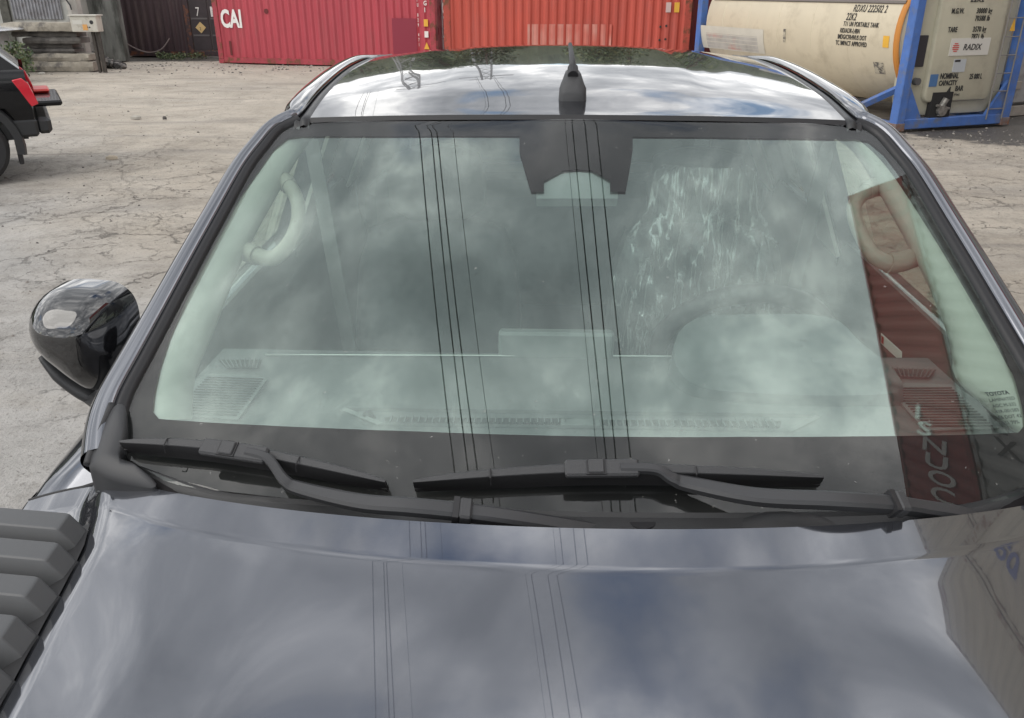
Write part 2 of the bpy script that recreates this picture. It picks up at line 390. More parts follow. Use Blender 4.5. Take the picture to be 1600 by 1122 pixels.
    def stone(x, y, r, k=0):
        n = 6; vs = []; z0 = h(x, y) - r * .25; ph = rnd.random() * 6; st = rnd.uniform(.6, 1)
        for lv, (s_, zz_) in enumerate(((1, 0), (.85, .55), (.3, .95))):
            for j in range(n):
                a = ph + j * 2 * math.pi / n; q = s_ * r * rnd.uniform(.75, 1.15)
                vs.append((x + math.cos(a) * q, y + math.sin(a) * q * st, z0 + zz_ * r * rnd.uniform(.8, 1.1)))
        fs = [(l*n+j, l*n+(j+1)%n, (l+1)*n+(j+1)%n, (l+1)*n+j) for l in (0, 1) for j in range(n)] + [tuple(2*n+j for j in range(n))]
        g.add(vs, fs, k)
    for _ in range(6500):
        y = rnd.uniform(.2, 1) ** 1.2 * 24; x = rnd.uniform(-14, 12)
        stone(x, y, rnd.choice((.004, .006, .007, .009, .014)) * (1 if rnd.random() < .96 else 1.8), rnd.randrange(3))
    for _ in range(420):
        stone(rnd.gauss(7.3, 1.8), rnd.gauss(12.6, .7), rnd.choice((.008, .012, .022)), rnd.choice((0, 1, 1, 2)))
    for _ in range(500):
        stone(rnd.uniform(-16, -5), rnd.gauss(24.6, .9), rnd.choice((.015, .025, .04)), rnd.randrange(3))
    g.obj('gravel', [mat('stone_pale', (.38, .36, .32), rough=.9), mat('stone_mid', (.22, .2, .18), rough=.9), mat('stone_dark', (.09, .085, .08), rough=.9)], kind='stuff')
ground()

# ================================================================== CONTAINERS
def corr(m, x0, x1, z0, z1, y, depth, pitch, k=0, sgn=1, n=None):
    """corrugated sheet in the plane y, running along x; depth inwards (sgn*+y)"""
    n = n or max(1, round((x1 - x0) / pitch)); p = (x1 - x0) / n; pts = []
    for i in range(n):
        a = x0 + i * p
        pts += [(a, 0), (a + p * .26, 0), (a + p * .5, depth), (a + p * .76, depth)]
    pts.append((x1, 0))
    vs = [(a, y + sgn * d, z) for z in (z0, z1) for a, d in pts]; q = len(pts)
    m.add(vs, [(i, i+1, q+i+1, q+i) if sgn > 0 else (q+i, q+i+1, i+1, i) for i in range(q-1)], k)
def contmats(name, col, dirt, rust=(.16, .06, .03)):
    a = mat(name + '_steel', col, rough=.55, var=.12, vscale=1.2, dirt=dirt, dscale=1.6, dlo=.52, dhi=.75, stretch=(1.5, 1.5, .35))
    b = mat(name + '_rail', tuple(c * .85 for c in col), rough=.6, var=.2, vscale=4, dirt=rust, dscale=5, dlo=.5, dhi=.6)
    return a, b
def container(label, loc, rz, Ln, cm, pitch=.25, doors=None, W=2.44, H=2.59, group=None, name='shipping_container', doormat=None):
    A, B = cm; D = doormat or A
    t = thing(name, label, 'container', loc, rz, group)
    m = MB(); corr(m, .16, Ln - .16, .16, H - .12, .03, .036, pitch); corr(m, .16, Ln - .16, .16, H - .12, W - .03, .036, pitch, sgn=-1)
    m.obj('side_panel', A, t)
    r = MB(); corr(r, .1, Ln - .1, 0, 1, 0, .02, .4)
    r.v = [(x, .06 + z * (W - .12), H - .03 - y) for x, y, z in r.v]; r.obj('roof_panel', A, t)
    m = MB()
    for x in (0, Ln - .16):
        for y in (0, W - .16): m.box((x, y, .12), (x + .16, y + .16, H - .12))
    m.obj('corner_post', B, t, bevel=.008)
    m = MB()
    for y in (.006, W - .126):
        m.box((.17, y, 0.02), (Ln - .17, y + .12, .17)); m.box((.17, y + .01, H - .13), (Ln - .17, y + .09, H - .012))
    for x in (.006, Ln - .126):
        m.box((x, .17, .02), (x + .12, W - .17, .17)); m.box((x, .17, H - .15), (x + .12, W - .17, H - .012))
    m.box((.13, .13, .06), (Ln - .13, W - .13, .15))
    m.obj('frame_rail', B, t)
    cst = MB()
    for x in (-.005, Ln - .175):
        for y in (-.005, W - .157):
            for z in (0, H - .115): cst.box((x, y, z), (x + .18, y + .162, z + .115))
    cst.obj('corner_casting', B, t, bevel=.006)
    for end in ('a', 'b'):
        x = .02 if end == 'a' else Ln - .02; sg = 1 if end == 'a' else -1
        if doors != end:
            e = MB(); corr(e, .16, W - .16, .16, H - .14, 0, .04, .26)
            e.v = [(x + sg * yy, xx, zz_) for xx, yy, zz_ in e.v]; e.obj('end_panel', A, t)
        else:
            for k in (0, 1):
                y0 = .17 + k * (W / 2 - .165); y1 = y0 + W / 2 - .175
                d = MB(); xa, xb = sorted((x, x + sg * .05)); d.box((xa, y0, .17), (xb, y1, H - .16), ch=.012)
                for zc in (.45, .95, 1.45, 1.95, 2.3):
                    xc, xd = sorted((x - sg * .012, x)); d.box((xc, y0 + .1, zc - .09), (xd, y1 - .1, zc + .09))
                do = d.obj('door', D, t)
                for yy in (y0 + .3, y1 - .3):
                    b_ = MB(); b_.tube([(x - sg * .045, yy, .12), (x - sg * .045, yy, H - .08)], .018, 8)
                    for zc in (.3, .8, 1.3, 1.8, 2.3): b_.box((x - sg * .055 - .02, yy - .045, zc - .03), (x - sg * .055 + .03, yy + .045, zc + .03))
                    b_.obj('locking_bar', mat('galvanised', (.42, .43, .44), rough=.45, metal=.6), do)
                    h_ = MB(); h_.box((x - sg * .08 - .01, yy - .02, 1.0), (x - sg * .08 + .01, yy + .26, 1.04)); h_.obj('handle', mat('galvanised', (.4,.4,.4)), do)
    return t
CAI = contmats('crimson', (.42, .058, .078), (.35, .07, .08))
ORG = contmats('orange_red', (.50, .085, .058), (.42, .10, .08))
DKR = contmats('dark_red', (.13, .018, .02), (.08, .03, .03))
MAR = contmats('maroon', (.052, .032, .036), (.085, .06, .055))
GRY = contmats('pale_grey', (.42, .43, .42), (.30, .29, .27))
BEI = contmats('beige', (.46, .42, .34), (.33, .29, .22))

p0 = onz(343, 98.5); ang = math.atan2(-.250, .968)
Lc = 6.9
cai = container('crimson shipping container with white logo on its long side, next to the orange one', p0, ang, Lc, CAI, .225, doors='b', doormat=mat('crimson_door_shaded', (.20, .02, .03), rough=.6, var=.2, vscale=3))  # door crimson is darker: the shade on that end is put into the colour
letters('CAI', .66, WHITE, cai, (.22, .022, 1.0), sx=.66, bold=.022)
letters('CAI', .34, WHITE, cai, (Lc + .05, .42, 1.42), right=(0, 1, 0), sx=.6, bold=.02)
m = MB(); m.box((Lc - 1.28, .018, .28), (Lc - .56, .0275, 1.28)); m.obj('shadow_patch', mat('shadow_red', (.24, .022, .045), rough=.55), cai)  # shadow on the long side, painted as a darker red panel
for k, s_ in enumerate('CAIU 829 471'):
    if s_ != ' ': letters(s_, .12, WHITE, cai, (Lc - .52, .02, 1.95 - k * .125), sx=.5, bold=.002)
for k, s_ in enumerate('22G1'): letters(s_, .16, WHITE, cai, (Lc - .33, .02, 1.95 - k * .17), sx=.8, bold=.004)
m = MB(); m.box((Lc - .34, .012, 1.08), (Lc - .22, .02, 1.26)); m.prism([(Lc - .36, .02, .5), (Lc - .2, .02, .5), (Lc - .28, .02, .68)], (0, -.008, 0)); m.obj('warning_sticker', YEL, cai)
m = MB(); m.box((Lc - .33, .012, .80), (Lc - .22, .02, .96)); m.obj('white_sticker', WHITE, cai)
m = MB(); m.box((Lc + .002, .012, .72), (Lc + .01, .14, 1.08)); m.box((.4, .02, .22), (.47, .029, .62)); m.tube([(1.75, .03, 1.43), (1.75, .012, 1.43)], .07, 10); m.obj('rust_scar', mat('scar', (.13, .02, .02), rough=.7), cai)

Y0 = 21.6
a_ = ony(694, 60, Y0); b_ = ony(1077, 60, Y0 + .1)
oc = container('orange red shipping container with streaked corrugated side, directly behind the roof', (a_.x, Y0, 0), R(.4), b_.x - a_.x, ORG, .212)
Lo = b_.x - a_.x
letters('45 1', .17, WHITE, oc, (Lo - .72, .02, 1.88), sx=.9, bold=.005)
m = MB(); m.box((Lo - .62, .012, 1.50), (Lo - .50, .02, 1.72)); m.obj('white_sticker', mat('faded_white', (.6, .45, .42)), oc)
m = MB(); m.box((Lo - .42, .012, 1.50), (Lo - .30, .02, 1.72)); m.obj('yellow_sticker', YEL, oc)
m = MB()
for q in ((Lo - .72, 1.18), (Lo - .58, 1.20), (Lo - .72, .88), (Lo - .58, .90)): m.tube([(q[0], .03, q[1]), (q[0], .02, q[1])], .028, 8)
m.obj('rust_hole', BLACKL, oc)
fp = bpy.data.materials.new('faded_paint'); fp.use_nodes = True
n_ = fp.node_tree; q = n_.nodes.new('ShaderNodeTexNoise'); q.inputs['Scale'].default_value = 1.6; q.inputs['Detail'].default_value = 2
tcn = n_.nodes.new('ShaderNodeTexCoord'); n_.links.new(tcn.outputs['Object'], q.inputs[0])
r_ = n_.nodes.new('ShaderNodeValToRGB'); n_.links.new(q.outputs[0], r_.inputs[0]); r_.color_ramp.elements[0].position = .35; r_.color_ramp.elements[1].position = .7
r_.color_ramp.elements[0].color = (.52, .11, .08, 1); r_.color_ramp.elements[1].color = (.58, .28, .23, 1); n_.links.new(r_.outputs[0], n_.nodes['Principled BSDF'].inputs[0])
q0 = ony(824, 66, Y0).x - a_.x; q1 = ony(955, 66, Y0).x - a_.x
m = MB(); corr(m, q0, q1, ony(900, 71, Y0).z - .1, ony(900, 38, Y0).z, .024, .034, .212); m.obj('faded_banner', fp, oc)
dk = container('dark red container in the gap between orange container and blue tank frame', (ony(1070, 60, Y0 + 1.4).x, Y0 + 1.4, 0), 0, 2.44, DKR, .25)

# maroon container on the far left, doors towards the red one
mc0 = ony(192, 90, 28.3); mc1 = ony(300, 90, 28.3)
mc = container('dark maroon container with rusty corrugated side and doors, left of the crimson one', (mc0.x, 28.3, 0), 0, mc1.x - mc0.x + .1, MAR, .235)
Lm = mc1.x - mc0.x + .1
for k in (0, 1):
    x0 = Lm + .02 + k * .62
    d = MB(); d.box((x0, .03, .2), (x0 + .58, .09, 2.45), ch=.01); do = d.obj('door', mat('maroon_door', (.045, .035, .038), rough=.6, var=.2, vscale=3), mc)
    for zc in (1.75, 1.12, .62):
        e = MB(); e.box((x0 + .03, .012, zc), (x0 + .55, .032, zc + .05)); e.obj('door_rib', mat('rib_grey', (.12, .11, .11)), do)
d = MB(); d.box((Lm + 1.26, 0, 0), (Lm + 1.42, .16, 2.59)); d.box((Lm + .02, .02, 0), (Lm + 1.26, .14, .16)); d.obj('corner_post', MAR[1], mc)
m = MB(); m.tube([(Lm + .92, .03, 1.98), (Lm + .92, .02, 1.98)], .17, 14); m.obj('green_emblem', mat('teal', (.08, .35, .26), rough=.6), mc)
letters('M', .38, WHITE, mc, (Lm + .70, .015, 1.22), sx=.8, bold=.02)
letters('7', .38, WHITE, mc, (Lm + .22, .015, 1.22), sx=.7, bold=.0)
m = MB(); c_ = Vector((Lm + .32, .02, .88)); m.prism([c_ + Vector((.17, 0, 0)), c_ + Vector((0, 0, .17)), c_ - Vector((.17, 0, 0)), c_ - Vector((0, 0, .17))], (0, -.006, 0)); m.obj('hazard_diamond', mat('pale_yellow', (.62, .45, .2)), mc)
letters('2', .13, BLACKL, mc, (c_.x - .04, .012, .80), sx=.8)

# right-hand stack beside the truck, outside the frame: it is what the glass, roof and bonnet mirror
SX = 7.0; SY = 6.4; Ls = 12.19
stk = [('lowest beige container of the tall stack beside the grey pickup', BEI), ('grey container second from the ground in the stack beside the pickup', GRY),
       ('beige container in the middle of the stack beside the pickup', BEI), ('pale grey container with dark writing under the topmost red one', GRY),
       ('dark red container with white letters on top of the stack beside the pickup', contmats('brick_red', (.34, .035, .03), (.26, .045, .035)))]
for k, (lb, cm) in enumerate(stk):
    c = container(lb, (SX, SY, k * 2.62), R(-90), Ls, cm, .28, H=2.6, group='containers stacked beside the grey pickup')
    if k == 4:
        x = SY - 2.05
        for ch in 'ISNUOC6':      # the marks read this way only in the mirror of the glass
            letters(ch, .36, WHITE, c, (x + .28, .018, 1.72), right=(0, 0, -1), up=(-1, 0, 0), sx=3.3, bold=.006, shear=.15); x += .29
    elif k == 3:
        for j, ch in enumerate('TEX 4210 K'): letters(ch, .42, BLACKL, c, (SY - 2.2 + j * .36, .018, 1.9), right=(0, 0, -1), up=(-1, 0, 0), sx=2.0, bold=.006)
    elif k in (0, 1, 2): letters('DANMAY' if k == 1 else 'EUROSTAR 20', 1.0, REDL if k == 1 else mat('blue_lettering', (.06, .1, .3)), c, (1.5, .018, .9), sx=1, bold=.02)

for k, (lb, cm, tx, tm) in enumerate([('lowest dark red container of the far stack beyond the tall one', DKR, 'TRANS', WHITE), ('grey container with red letters, second in the far stack', GRY, 'DANMAY', REDL),
        ('red container with white letters, third in the far stack', CAI, 'EC MVNAM', WHITE), ('beige container with blue marks, second from the top of the far stack', BEI, 'X 20 PH', mat('blue_lettering', (.06, .1, .3))),
        ('beige container on top of the far stack', BEI, '', WHITE)]):
    c = container(lb, (10.4, 14.2, k * 2.62), R(-90), 6.06, cm, .28, H=2.6, group='containers of the far stack on the right')
    if tx: letters(tx, .9, tm, c, (.6, .018, 1.0), sx=.95, bold=.02)
# ================================================================== TANK CONTAINER
BLUE = mat('blue_frame_paint', (.07, .16, .44), rough=.5, var=.2, vscale=3, dirt=(.14, .17, .25), dscale=4, dlo=.5, dhi=.65)
TANK = mat('tank_cream', (.60, .53, .40), rough=.45, var=.05, vscale=2, dirt=(.42, .36, .26), dscale=2.2, dlo=.52, dhi=.8)
TEND = mat('tank_end_cream_shaded', (.46, .44, .34), rough=.5, var=.06, vscale=2, dirt=(.34, .32, .25), dscale=3, dlo=.52, dhi=.8)  # barrel cream darkened, painting in the end's weaker sunlight
def tank():
    th = R(21.5); O_ = onz(1398, 206, 0)
    t = thing('tank_container', 'cream tank container in a blue steel frame, right of the orange container', 'tank container', O_, th - 0)
    # local: x = width (to the right), y = length (away)
    Wd, Ln, H = 2.30, 6.06, 2.59
    f = MB()
    for y in (0, Ln - .16):
        for x in (0, Wd - .16): f.box((x, y, 0), (x + .16, y + .16, H), ch=.012)
    f.obj('corner_post', BLUE, t)
    f = MB()
    for y in (.01, Ln - .15):
        f.box((.165, y, .02), (Wd - .165, y + .14, .17), ch=.01); f.box((.165, y, H - .15), (Wd - .165, y + .14, H - .01), ch=.01)
    f.box((.01, .165, H - .12), (.11, Ln - .165, H - .02)); f.box((Wd - .11, .165, H - .12), (Wd - .01, Ln - .165, H - .02))
    f.obj('frame_rail', BLUE, t)
    f = MB()
    for x in (.07, Wd - .07):
        f.box((x - .05, .165, .03), (x + .05, 1.5, .13)); f.box((x - .05, Ln - 1.5, .03), (x + .05, Ln - .165, .13))
        for s_ in (0, 1):
            ya, yb = (.16, 1.25) if not s_ else (Ln - .16, Ln - 1.25)
            f.tube([(x, ya, .62), (x, yb, .12)], .06, 4)
    f.obj('diagonal_brace', BLUE, t)
    for (xa, za, dx, dz) in ((.16, .17, 1, 1), (Wd - .16, .17, -1, 1), (.16, H - .15, 1, -1), (Wd - .16, H - .15, -1, -1)):
        g = MB(); g.prism([(xa, .03, za), (xa + dx * .34, .03, za), (xa, .03, za + dz * .52)], (0, .05, 0)); g.obj('gusset', BLUE, t)
    cs = MB()
    for x in (-.006, Wd - .172):
        for y in (-.006, Ln - .17):
            for z in (-.004, H - .115): cs.box((x, y, z), (x + .178, y + .178, z + .12))
    cs.obj('corner_casting', mat('casting_grey', (.17, .15, .15), rough=.7, var=.3, vscale=9, dirt=(.2, .09, .05), dscale=8, dlo=.45, dhi=.6), t, bevel=.006)
    cx, cz, rr = Wd / 2, 1.38, 1.13
    rows = []; prof = [(.20, .0), (.20, .5), (.22, .85), (.26, 1.02), (.31, 1.10), (.37, 1.13)]
    prof = [(y, r_ * rr / 1.13) for y, r_ in prof]; prof += [(Ln - y, r_) for y, r_ in prof[::-1]]
    n = 56
    for y, r_ in prof: rows.append([(cx + r_ * math.cos(2*math.pi*j/n), y, cz + r_ * math.sin(2*math.pi*j/n)) for j in range(n)])
    b = MB().loft(rows, closed=True); b.obj('tank_barrel', TANK, t, smooth=35)
    # seams + orange band + cladding end
    s_ = MB()
    for y in (1.4, 2.35, 3.3, 4.25, 5.1): s_.loft([[(cx + q * math.cos(2*math.pi*j/n), y + dy, cz + q * math.sin(2*math.pi*j/n)) for j in range(n)] for q, dy in ((rr, -.012), (rr + .004, -.008), (rr + .004, .008), (rr, .012))], closed=True)
    s_.obj('cladding_seam', TANK, t)
    s_ = MB(); s_.loft([[(cx + q * math.cos(2*math.pi*j/n), y, cz + q * math.sin(2*math.pi*j/n)) for j in range(n)] for q, y in ((rr - .02, .28), (rr + .01, .30), (rr + .012, .37), (rr, .38))], closed=True)
    s_.obj('orange_band', mat('orange_band', (.55, .22, .04), rough=.6), t, smooth=True)
    # end shield: tall rounded-rectangle cladding, proud of a wider back plate
    def shield(x0, x1, z0, z1, rad, ya, yb, inset, name, m_):
        def ring(d, y):
            o_ = []
            for (ccx, ccz, a0) in ((x1 - rad, z1 - rad, 0), (x0 + rad, z1 - rad, 90), (x0 + rad, z0 + rad, 180), (x1 - rad, z0 + rad, 270)):
                for i in range(6):
                    a = R(a0 + i * 18); o_.append((ccx + (rad - d) * math.cos(a), y, ccz + (rad - d) * math.sin(a)))
            return o_
        mb = MB(); mb.loft([ring(0, ya), ring(0, yb + inset), ring(inset * .4, yb + inset * .3), ring(inset, yb)], closed=True); mb.f.append(tuple(len(mb.v) - 24 + i for i in range(24))); mb.mi.append(0)
        return mb.obj(name, m_, t, smooth=30)
    shield(.20, Wd - .20, .20, 2.50, .30, .40, .13, .02, 'end_plate', TEND)
    shield(.50, Wd - .46, .40, 2.02, .12, .13, .055, .035, 'end_shield', TEND)
    y_ = .048
    X = lambda a: .52 + a * (Wd - .96)
    letters('22K2', .13, BLACKL, t, (X(.38), y_, 1.84), sx=.85, bold=.003, sp=1.15)
    for k, (s1, s2) in enumerate((('M.G.W.', '30000 kg'), ('', '70388 lb'), ('TARE', '3570 kg'), ('', '7871 lb'))):
        z = 1.68 - k * .105 - (.05 if k > 1 else 0)
        if s1: letters(s1, .105, BLACKL, t, (X(.14), y_, z), sx=.72, bold=.002)
        letters(s2, .105, BLACKL, t, (X(.50), y_, z), sx=.72, bold=.002, sp=1.1)
    m = MB(); m.box((X(.22), .046, 1.08), (X(.80), .054, 1.33)); m.obj('sticker_panel', mat('sticker_white', (.62, .61, .56)), t)
    letters('RADIX', .125, BLACKL, t, (X(.41), .043, 1.16), sx=.95, shear=.15, bold=.001)
    m = MB()
    for k in range(5):
        hw = math.sqrt(max(0, .08**2 - (k * .034 - .068)**2)); hw *= .8; c_ = Vector((X(.30), .043, 1.20 + k * .027 - .054)); m.box((c_.x - hw, .042, c_.z - .007), (c_.x + hw, .046, c_.z + .007))
    m.obj('round_emblem', REDL, t)
    m = MB(); m.box((X(.32), .046, .84), (X(.50), .054, 1.03)); m.obj('paper_label', mat('paper_blueish', (.45, .48, .50)), t)
    m = MB(); m.box((X(.33), .042, .99), (X(.41), .045, 1.02)); m.obj('label_print', BLACKL, t)
    letters('NOMINAL', .115, BLACKL, t, (X(.16), y_, .75), sx=.7, bold=.003); letters('CAPACITY', .105, BLACKL, t, (X(.16), y_, .65), sx=.72, bold=.003)
    letters('25 000 L', .11, BLACKL, t, (X(.60), y_, .73), sx=.65, bold=.002)
    letters('4', .19, BLACKL, t, (X(.30), y_, .485), sx=.8, bold=.01); letters('BAR', .11, BLACKL, t, (X(.42), y_, .56), sx=.8, bold=.002); letters('(4 bar)', .05, BLACKL, t, (X(.42), y_, .49), sx=.8)
    m = MB(); m.box((X(.02), .046, .64), (X(.13), .055, .82)); m.obj('blue_placard', mat('placard_blue', (.07, .16, .33)), t)
    m = MB(); m.box((.17, .10, .93), (.42, .16, 1.38)); m.obj('document_box', mat('box_dark', (.035, .035, .04), rough=.5), t, bevel=.01)
    m = MB(); m.tube([(.33, .125, .72), (.33, .05, .72)], .055, 14); m.obj('gauge', mat('gauge', (.1, .1, .1), rough=.4), t)
    m = MB(); m.box((.66, .04, .16), (1.06, .126, .55)); m.obj('valve_recess', mat('recess', (.02, .02, .02), rough=.8), t)
    v = MB(); v.tube([(.86, .03, .2), (.86, .02, .36), (.90, .0, .46)], .05, 10); v.tube([(.74, .01, .36), (1.0, .01, .30)], .022, 8); v.tube([(.86, -.02, .28), (.86, .04, .28)], .085, 12)
    v.obj('outlet_valve', mat('valve_metal', (.25, .24, .22), rough=.5, metal=.5, var=.4, vscale=20), t)
    m = MB(); m.box((1.24, .12, .42), (1.46, .128, .60)); m.obj('paper_label', mat('red_label', (.5, .32, .28)), t)
    letters('DANGER', .04, REDL, t, (1.26, .117, .52), sx=1)
    # ladder
    lad = MB(); xa, xb = Wd - .50, Wd - .18
    for x in (xa, xb): lad.tube([(x, -.0, .10), (x, -.0, H)], .012, 6)
    for k in range(9): lad.tube([(xa, 0, .26 + k * .27), (xb, 0, .26 + k * .27)], .009, 6)
    lad.obj('ladder', mat('ladder_steel', (.28, .27, .26), rough=.5, metal=.5), t)
    m = MB(); m.prism([(Wd - .40, .02, 1.42), (Wd - .30, .02, 1.42), (Wd - .35, .02, 1.62)], (0, -.006, 0)); m.obj('warning_triangle', YEL, t)
    # walkway and fittings on top
    m = MB(); m.box((.35, .8, H - .02), (.9, Ln - .8, H + .02)); m.obj('walkway', mat('galv_walk', (.35, .35, .35), rough=.5), t)
    # side lettering wrapped on the barrel, facing the camera side (-x)
    def wrap(loc, x, y, z):     # loc=(ycoord, 0, angle above horizontal); x runs towards the near end (-y)
        a = math.pi - loc.z - y / rr
        return Vector((cx + (rr + .006 + z) * math.cos(a), loc.x - x, cz + (rr + .006 + z) * math.sin(a)))
    lines = [('RDXU 222502 2', .155, 1.42, .27), ('22K2', .155, 1.52, .155), ('T11 UN PORTABLE TANK', .10, 1.55, .075), ('RID/ADR-L4BN', .10, 1.60, -.015),
             ('IMDG/CFR49/US DOT', .10, 1.64, -.10), ('TC IMPACT APPROVED', .10, 1.68, -.185)]
    for s_, sz, y, a in lines: letters(s_, sz, BLACKL, t, (y, 0, a), sx=.68, bold=.001, wrap=wrap, sp=1.05)
    m = MB(); m.loft([[wrap(Vector((5.6, 0, q)), u * .9, 0, 0.0 + (.02 if 0 < j < 3 else 0)) for j, q in enumerate((.385, .39, .43, .435))] for u in [i * .65 for i in range(10)]]); m.obj('dark_strip', mat('strip_grey', (.16, .14, .13), rough=.7), t)  # raised dark strip running along the upper side of the barrel
    def patch(ya, yb, a0, a1, name, m_):
        MB().grid(lambda u, v_: wrap(Vector((ya, 0, a0)), u * (ya - yb), v_ * (a1 - a0) * rr, 0), 4, 6).obj(name, m_, t, smooth=True)
    patch(.60, .47, -.17, -.02, 'orange_label', YEL)
    patch(5.9, 3.7, -.45, -.05, 'pale_placard', mat('placard_pale', (.56, .53, .46), rough=.6, var=.1, vscale=2))
    patch(5.7, 3.9, -.43, -.17, 'placard_print', mat('placard_grey', (.42, .40, .37), rough=.6, var=.25, vscale=2.5, dirt=(.5, .3, .26), dscale=1.4, dlo=.5, dhi=.6))
    patch(.82, .60, -.55, -.38, 'scuff_mark', mat('scuff', (.12, .11, .1), rough=.8, var=.5, vscale=14, dirt=(.5, .45, .35), dscale=16, dlo=.45, dhi=.55))
    patch(3.1, 3.03, -.22, -.02, 'rust_streak', mat('scuff', (.1, .1, .1)))
    return t
tank()
# white reefer right of the tank
rf0 = onz(1566, 183, 0)
rf = thing('reefer_container', 'dirty white refrigerated container with hinged doors at the right edge', 'container', rf0, R(26))
RW = mat('reefer_white', (.36, .36, .35), rough=.5, var=.15, vscale=2, dirt=(.2, .19, .18), dscale=2, dlo=.45, dhi=.65)
m = MB(); m.box((0, .0, 0), (.16, .16, 2.9)); m.box((2.28, 0, 0), (2.44, .16, 2.9)); m.box((.16, .0, .0), (2.28, .14, .17)); m.box((.16, 0, 2.76), (2.28, .14, 2.9)); m.obj('corner_post', mat('reefer_frame', (.33, .30, .26), rough=.6, var=.2, vscale=6), rf, bevel=.01)
m = MB(); m.box((.01, .16, .02), (2.43, 6.0, 2.88)); m.obj('body', RW, rf)
for k in (0, 1):
    x0 = .20 + k * 1.03; d = MB(); d.box((x0, .02, .22), (x0 + .99, .10, 2.2 if k == 0 else 2.72), ch=.012); do = d.obj('door', RW, rf)
    for z in (.45, 1.15, 1.95):
        h_ = MB(); hx = x0 - .06 if k == 0 else x0 + .96; h_.box((hx, -.02, z), (hx + .14, .03, z + .13)); h_.obj('hinge', mat('reefer_frame', (.3,.3,.3)), do, bevel=.008)
m = MB(); m.box((.20, .03, 2.22), (1.19, .12, 2.26)); m.obj('door_gasket', RUBBER, rf)
letters('CMA', .17, mat('navy', (.02, .03, .10)), rf, (.34, .012, 1.32), sx=1.3, bold=.012, shear=.25)
m = MB(); m.box((.34, .008, 1.20), (1.0, .018, 1.26)); m.obj('blue_stripe', mat('navy', (.02, .03, .1)), rf)
tankbg = container('crimson container standing behind the tank container', (7.5, 21.5, 0), R(24), 6.06, CAI, .25)

# ================================================================== FAR LEFT: slabs, shed, wall, box
CONC = mat('slab_concrete', (.33, .30, .25), rough=.9, var=.25, vscale=4, dirt=(.13, .12, .11), dscale=3, dlo=.5, dhi=.66, bump=1, bscale=12)
CONCD = mat('slab_concrete_dark', (.15, .14, .13), rough=.9, var=.25, vscale=4, dirt=(.09, .085, .08), dscale=3, dlo=.48, dhi=.64, bump=1, bscale=12)
def slab(px0, px1, py0, py1, Y, dep, mt, label, seed, z0=None):
    a = ony(px0, (py0 + py1) / 2, Y); b = ony(px1, (py0 + py1) / 2, Y); zt = ony(px0, py0, Y).z; zb = ony(px0, py1, Y).z
    if z0 is not None: zb = z0
    rnd = random.Random(seed); nx = 14; rows = []
    for i in range(nx + 1):
        x = (b.x - a.x) * i / nx; e = .03 if 0 < i < nx else .05
        j = lambda s=.02: rnd.uniform(-s, s)
        end = .85 if i in (0, nx) else 1
        zc = (zt + zb) / 2; hz = (zt - zb) / 2 * end
        dep = .5; rows.append([(x, j(), zc - zb - hz + abs(j(.01))), (x, -.03 + j(), zc - zb), (x, j() + .01, zc - zb + hz + j(.01)), (x, dep * .5, zc - zb + hz + j(.01)), (x, dep, zc - zb + hz), (x, dep, zc - zb - hz)])
    o = MB().loft(rows, closed=True, cap=True).obj('concrete_slab', mt, smooth=28); o.location = (a.x, Y, zb)
    return tag(o, label, 'concrete slab', 'weathered slabs stacked by the shed')
SL = [(30, 146, 96, 114, 22.9, 1.6, CONC, 'lowest and longest concrete slab of the stack, lying on the ground', 0.0),
      (18, 139, 84, 97.5, 22.95, 1.5, CONC, 'pale concrete slab second from the ground in the stack', None),
      (38, 117, 76, 85, 23.15, 1.3, CONCD, 'short dark slab third from the ground in the stack', None),
      (33, 113, 68, 77, 23.2, 1.3, CONCD, 'dark slab in the middle of the stack, set back', None),
      (36, 126, 58.5, 69, 23.05, 1.4, CONCD, 'grey slab third from the top, its end sticking out to the right', None),
      (18, 120, 49, 59, 23.1, 1.4, CONCD, 'dark grey slab directly under the topmost slab', None),
      (2, 132, 35, 49.5, 22.9, 1.5, CONC, 'topmost pale yellowish slab with ragged edge under the shed', None)]
zprev = 0
for k, (a, b, c, d, Y, dep, mt, lb, z0) in enumerate(SL):
    slab(a, b, c, d, Y, dep, mt, lb, k, z0=0 if k == 0 else zprev + .004); zprev = ony(a, c, Y).z
# shed behind
sh = thing('storage_shed', 'grey shed of corrugated iron sheets above the stacked slabs', 'shed', (ony(0, 40, 25.2).x - 3, 25.2, 0))
sx0 = sh.location.x; g0 = ony(22, 30, 25.2).x - sx0; g1 = ony(99, 30, 25.2).x - sx0
IRON = mat('corrugated_iron', (.30, .30, .315), rough=.55, metal=.25, var=.2, vscale=3, dirt=(.17, .15, .14), dscale=4, dlo=.5, dhi=.7)
for (z0, z1, dx) in ((1.22, 1.92, 0), (1.94, 3.6, -.04)):
    m = MB(); corr(m, g0 + dx, g1 + dx, z0, z1, 0 if z0 < 1.5 else -.02, .035, .095); m.obj('corrugated_sheet', IRON, sh)
m = MB(); m.box((g0, -.05, 1.90), (g1, -.01, 1.96)); m.obj('batten', mat('batten', (.42, .40, .37), rough=.8), sh)
m = MB(); m.box((0, .05, 0), (g1 + .15, 2.5, 3.6)); m.obj('wall', mat('shed_wall', (.42, .42, .39), rough=.9, var=.15, vscale=1.5, dirt=(.16, .15, .14), dscale=1.6, dlo=.5, dhi=.65), sh)
m = MB(); m.box((g0 - .32, -.04, 0), (g0 - .08, .05, 3.6)); m.obj('post', mat('mossy_post', (.09, .088, .075), rough=.9, var=.4, vscale=6), sh)
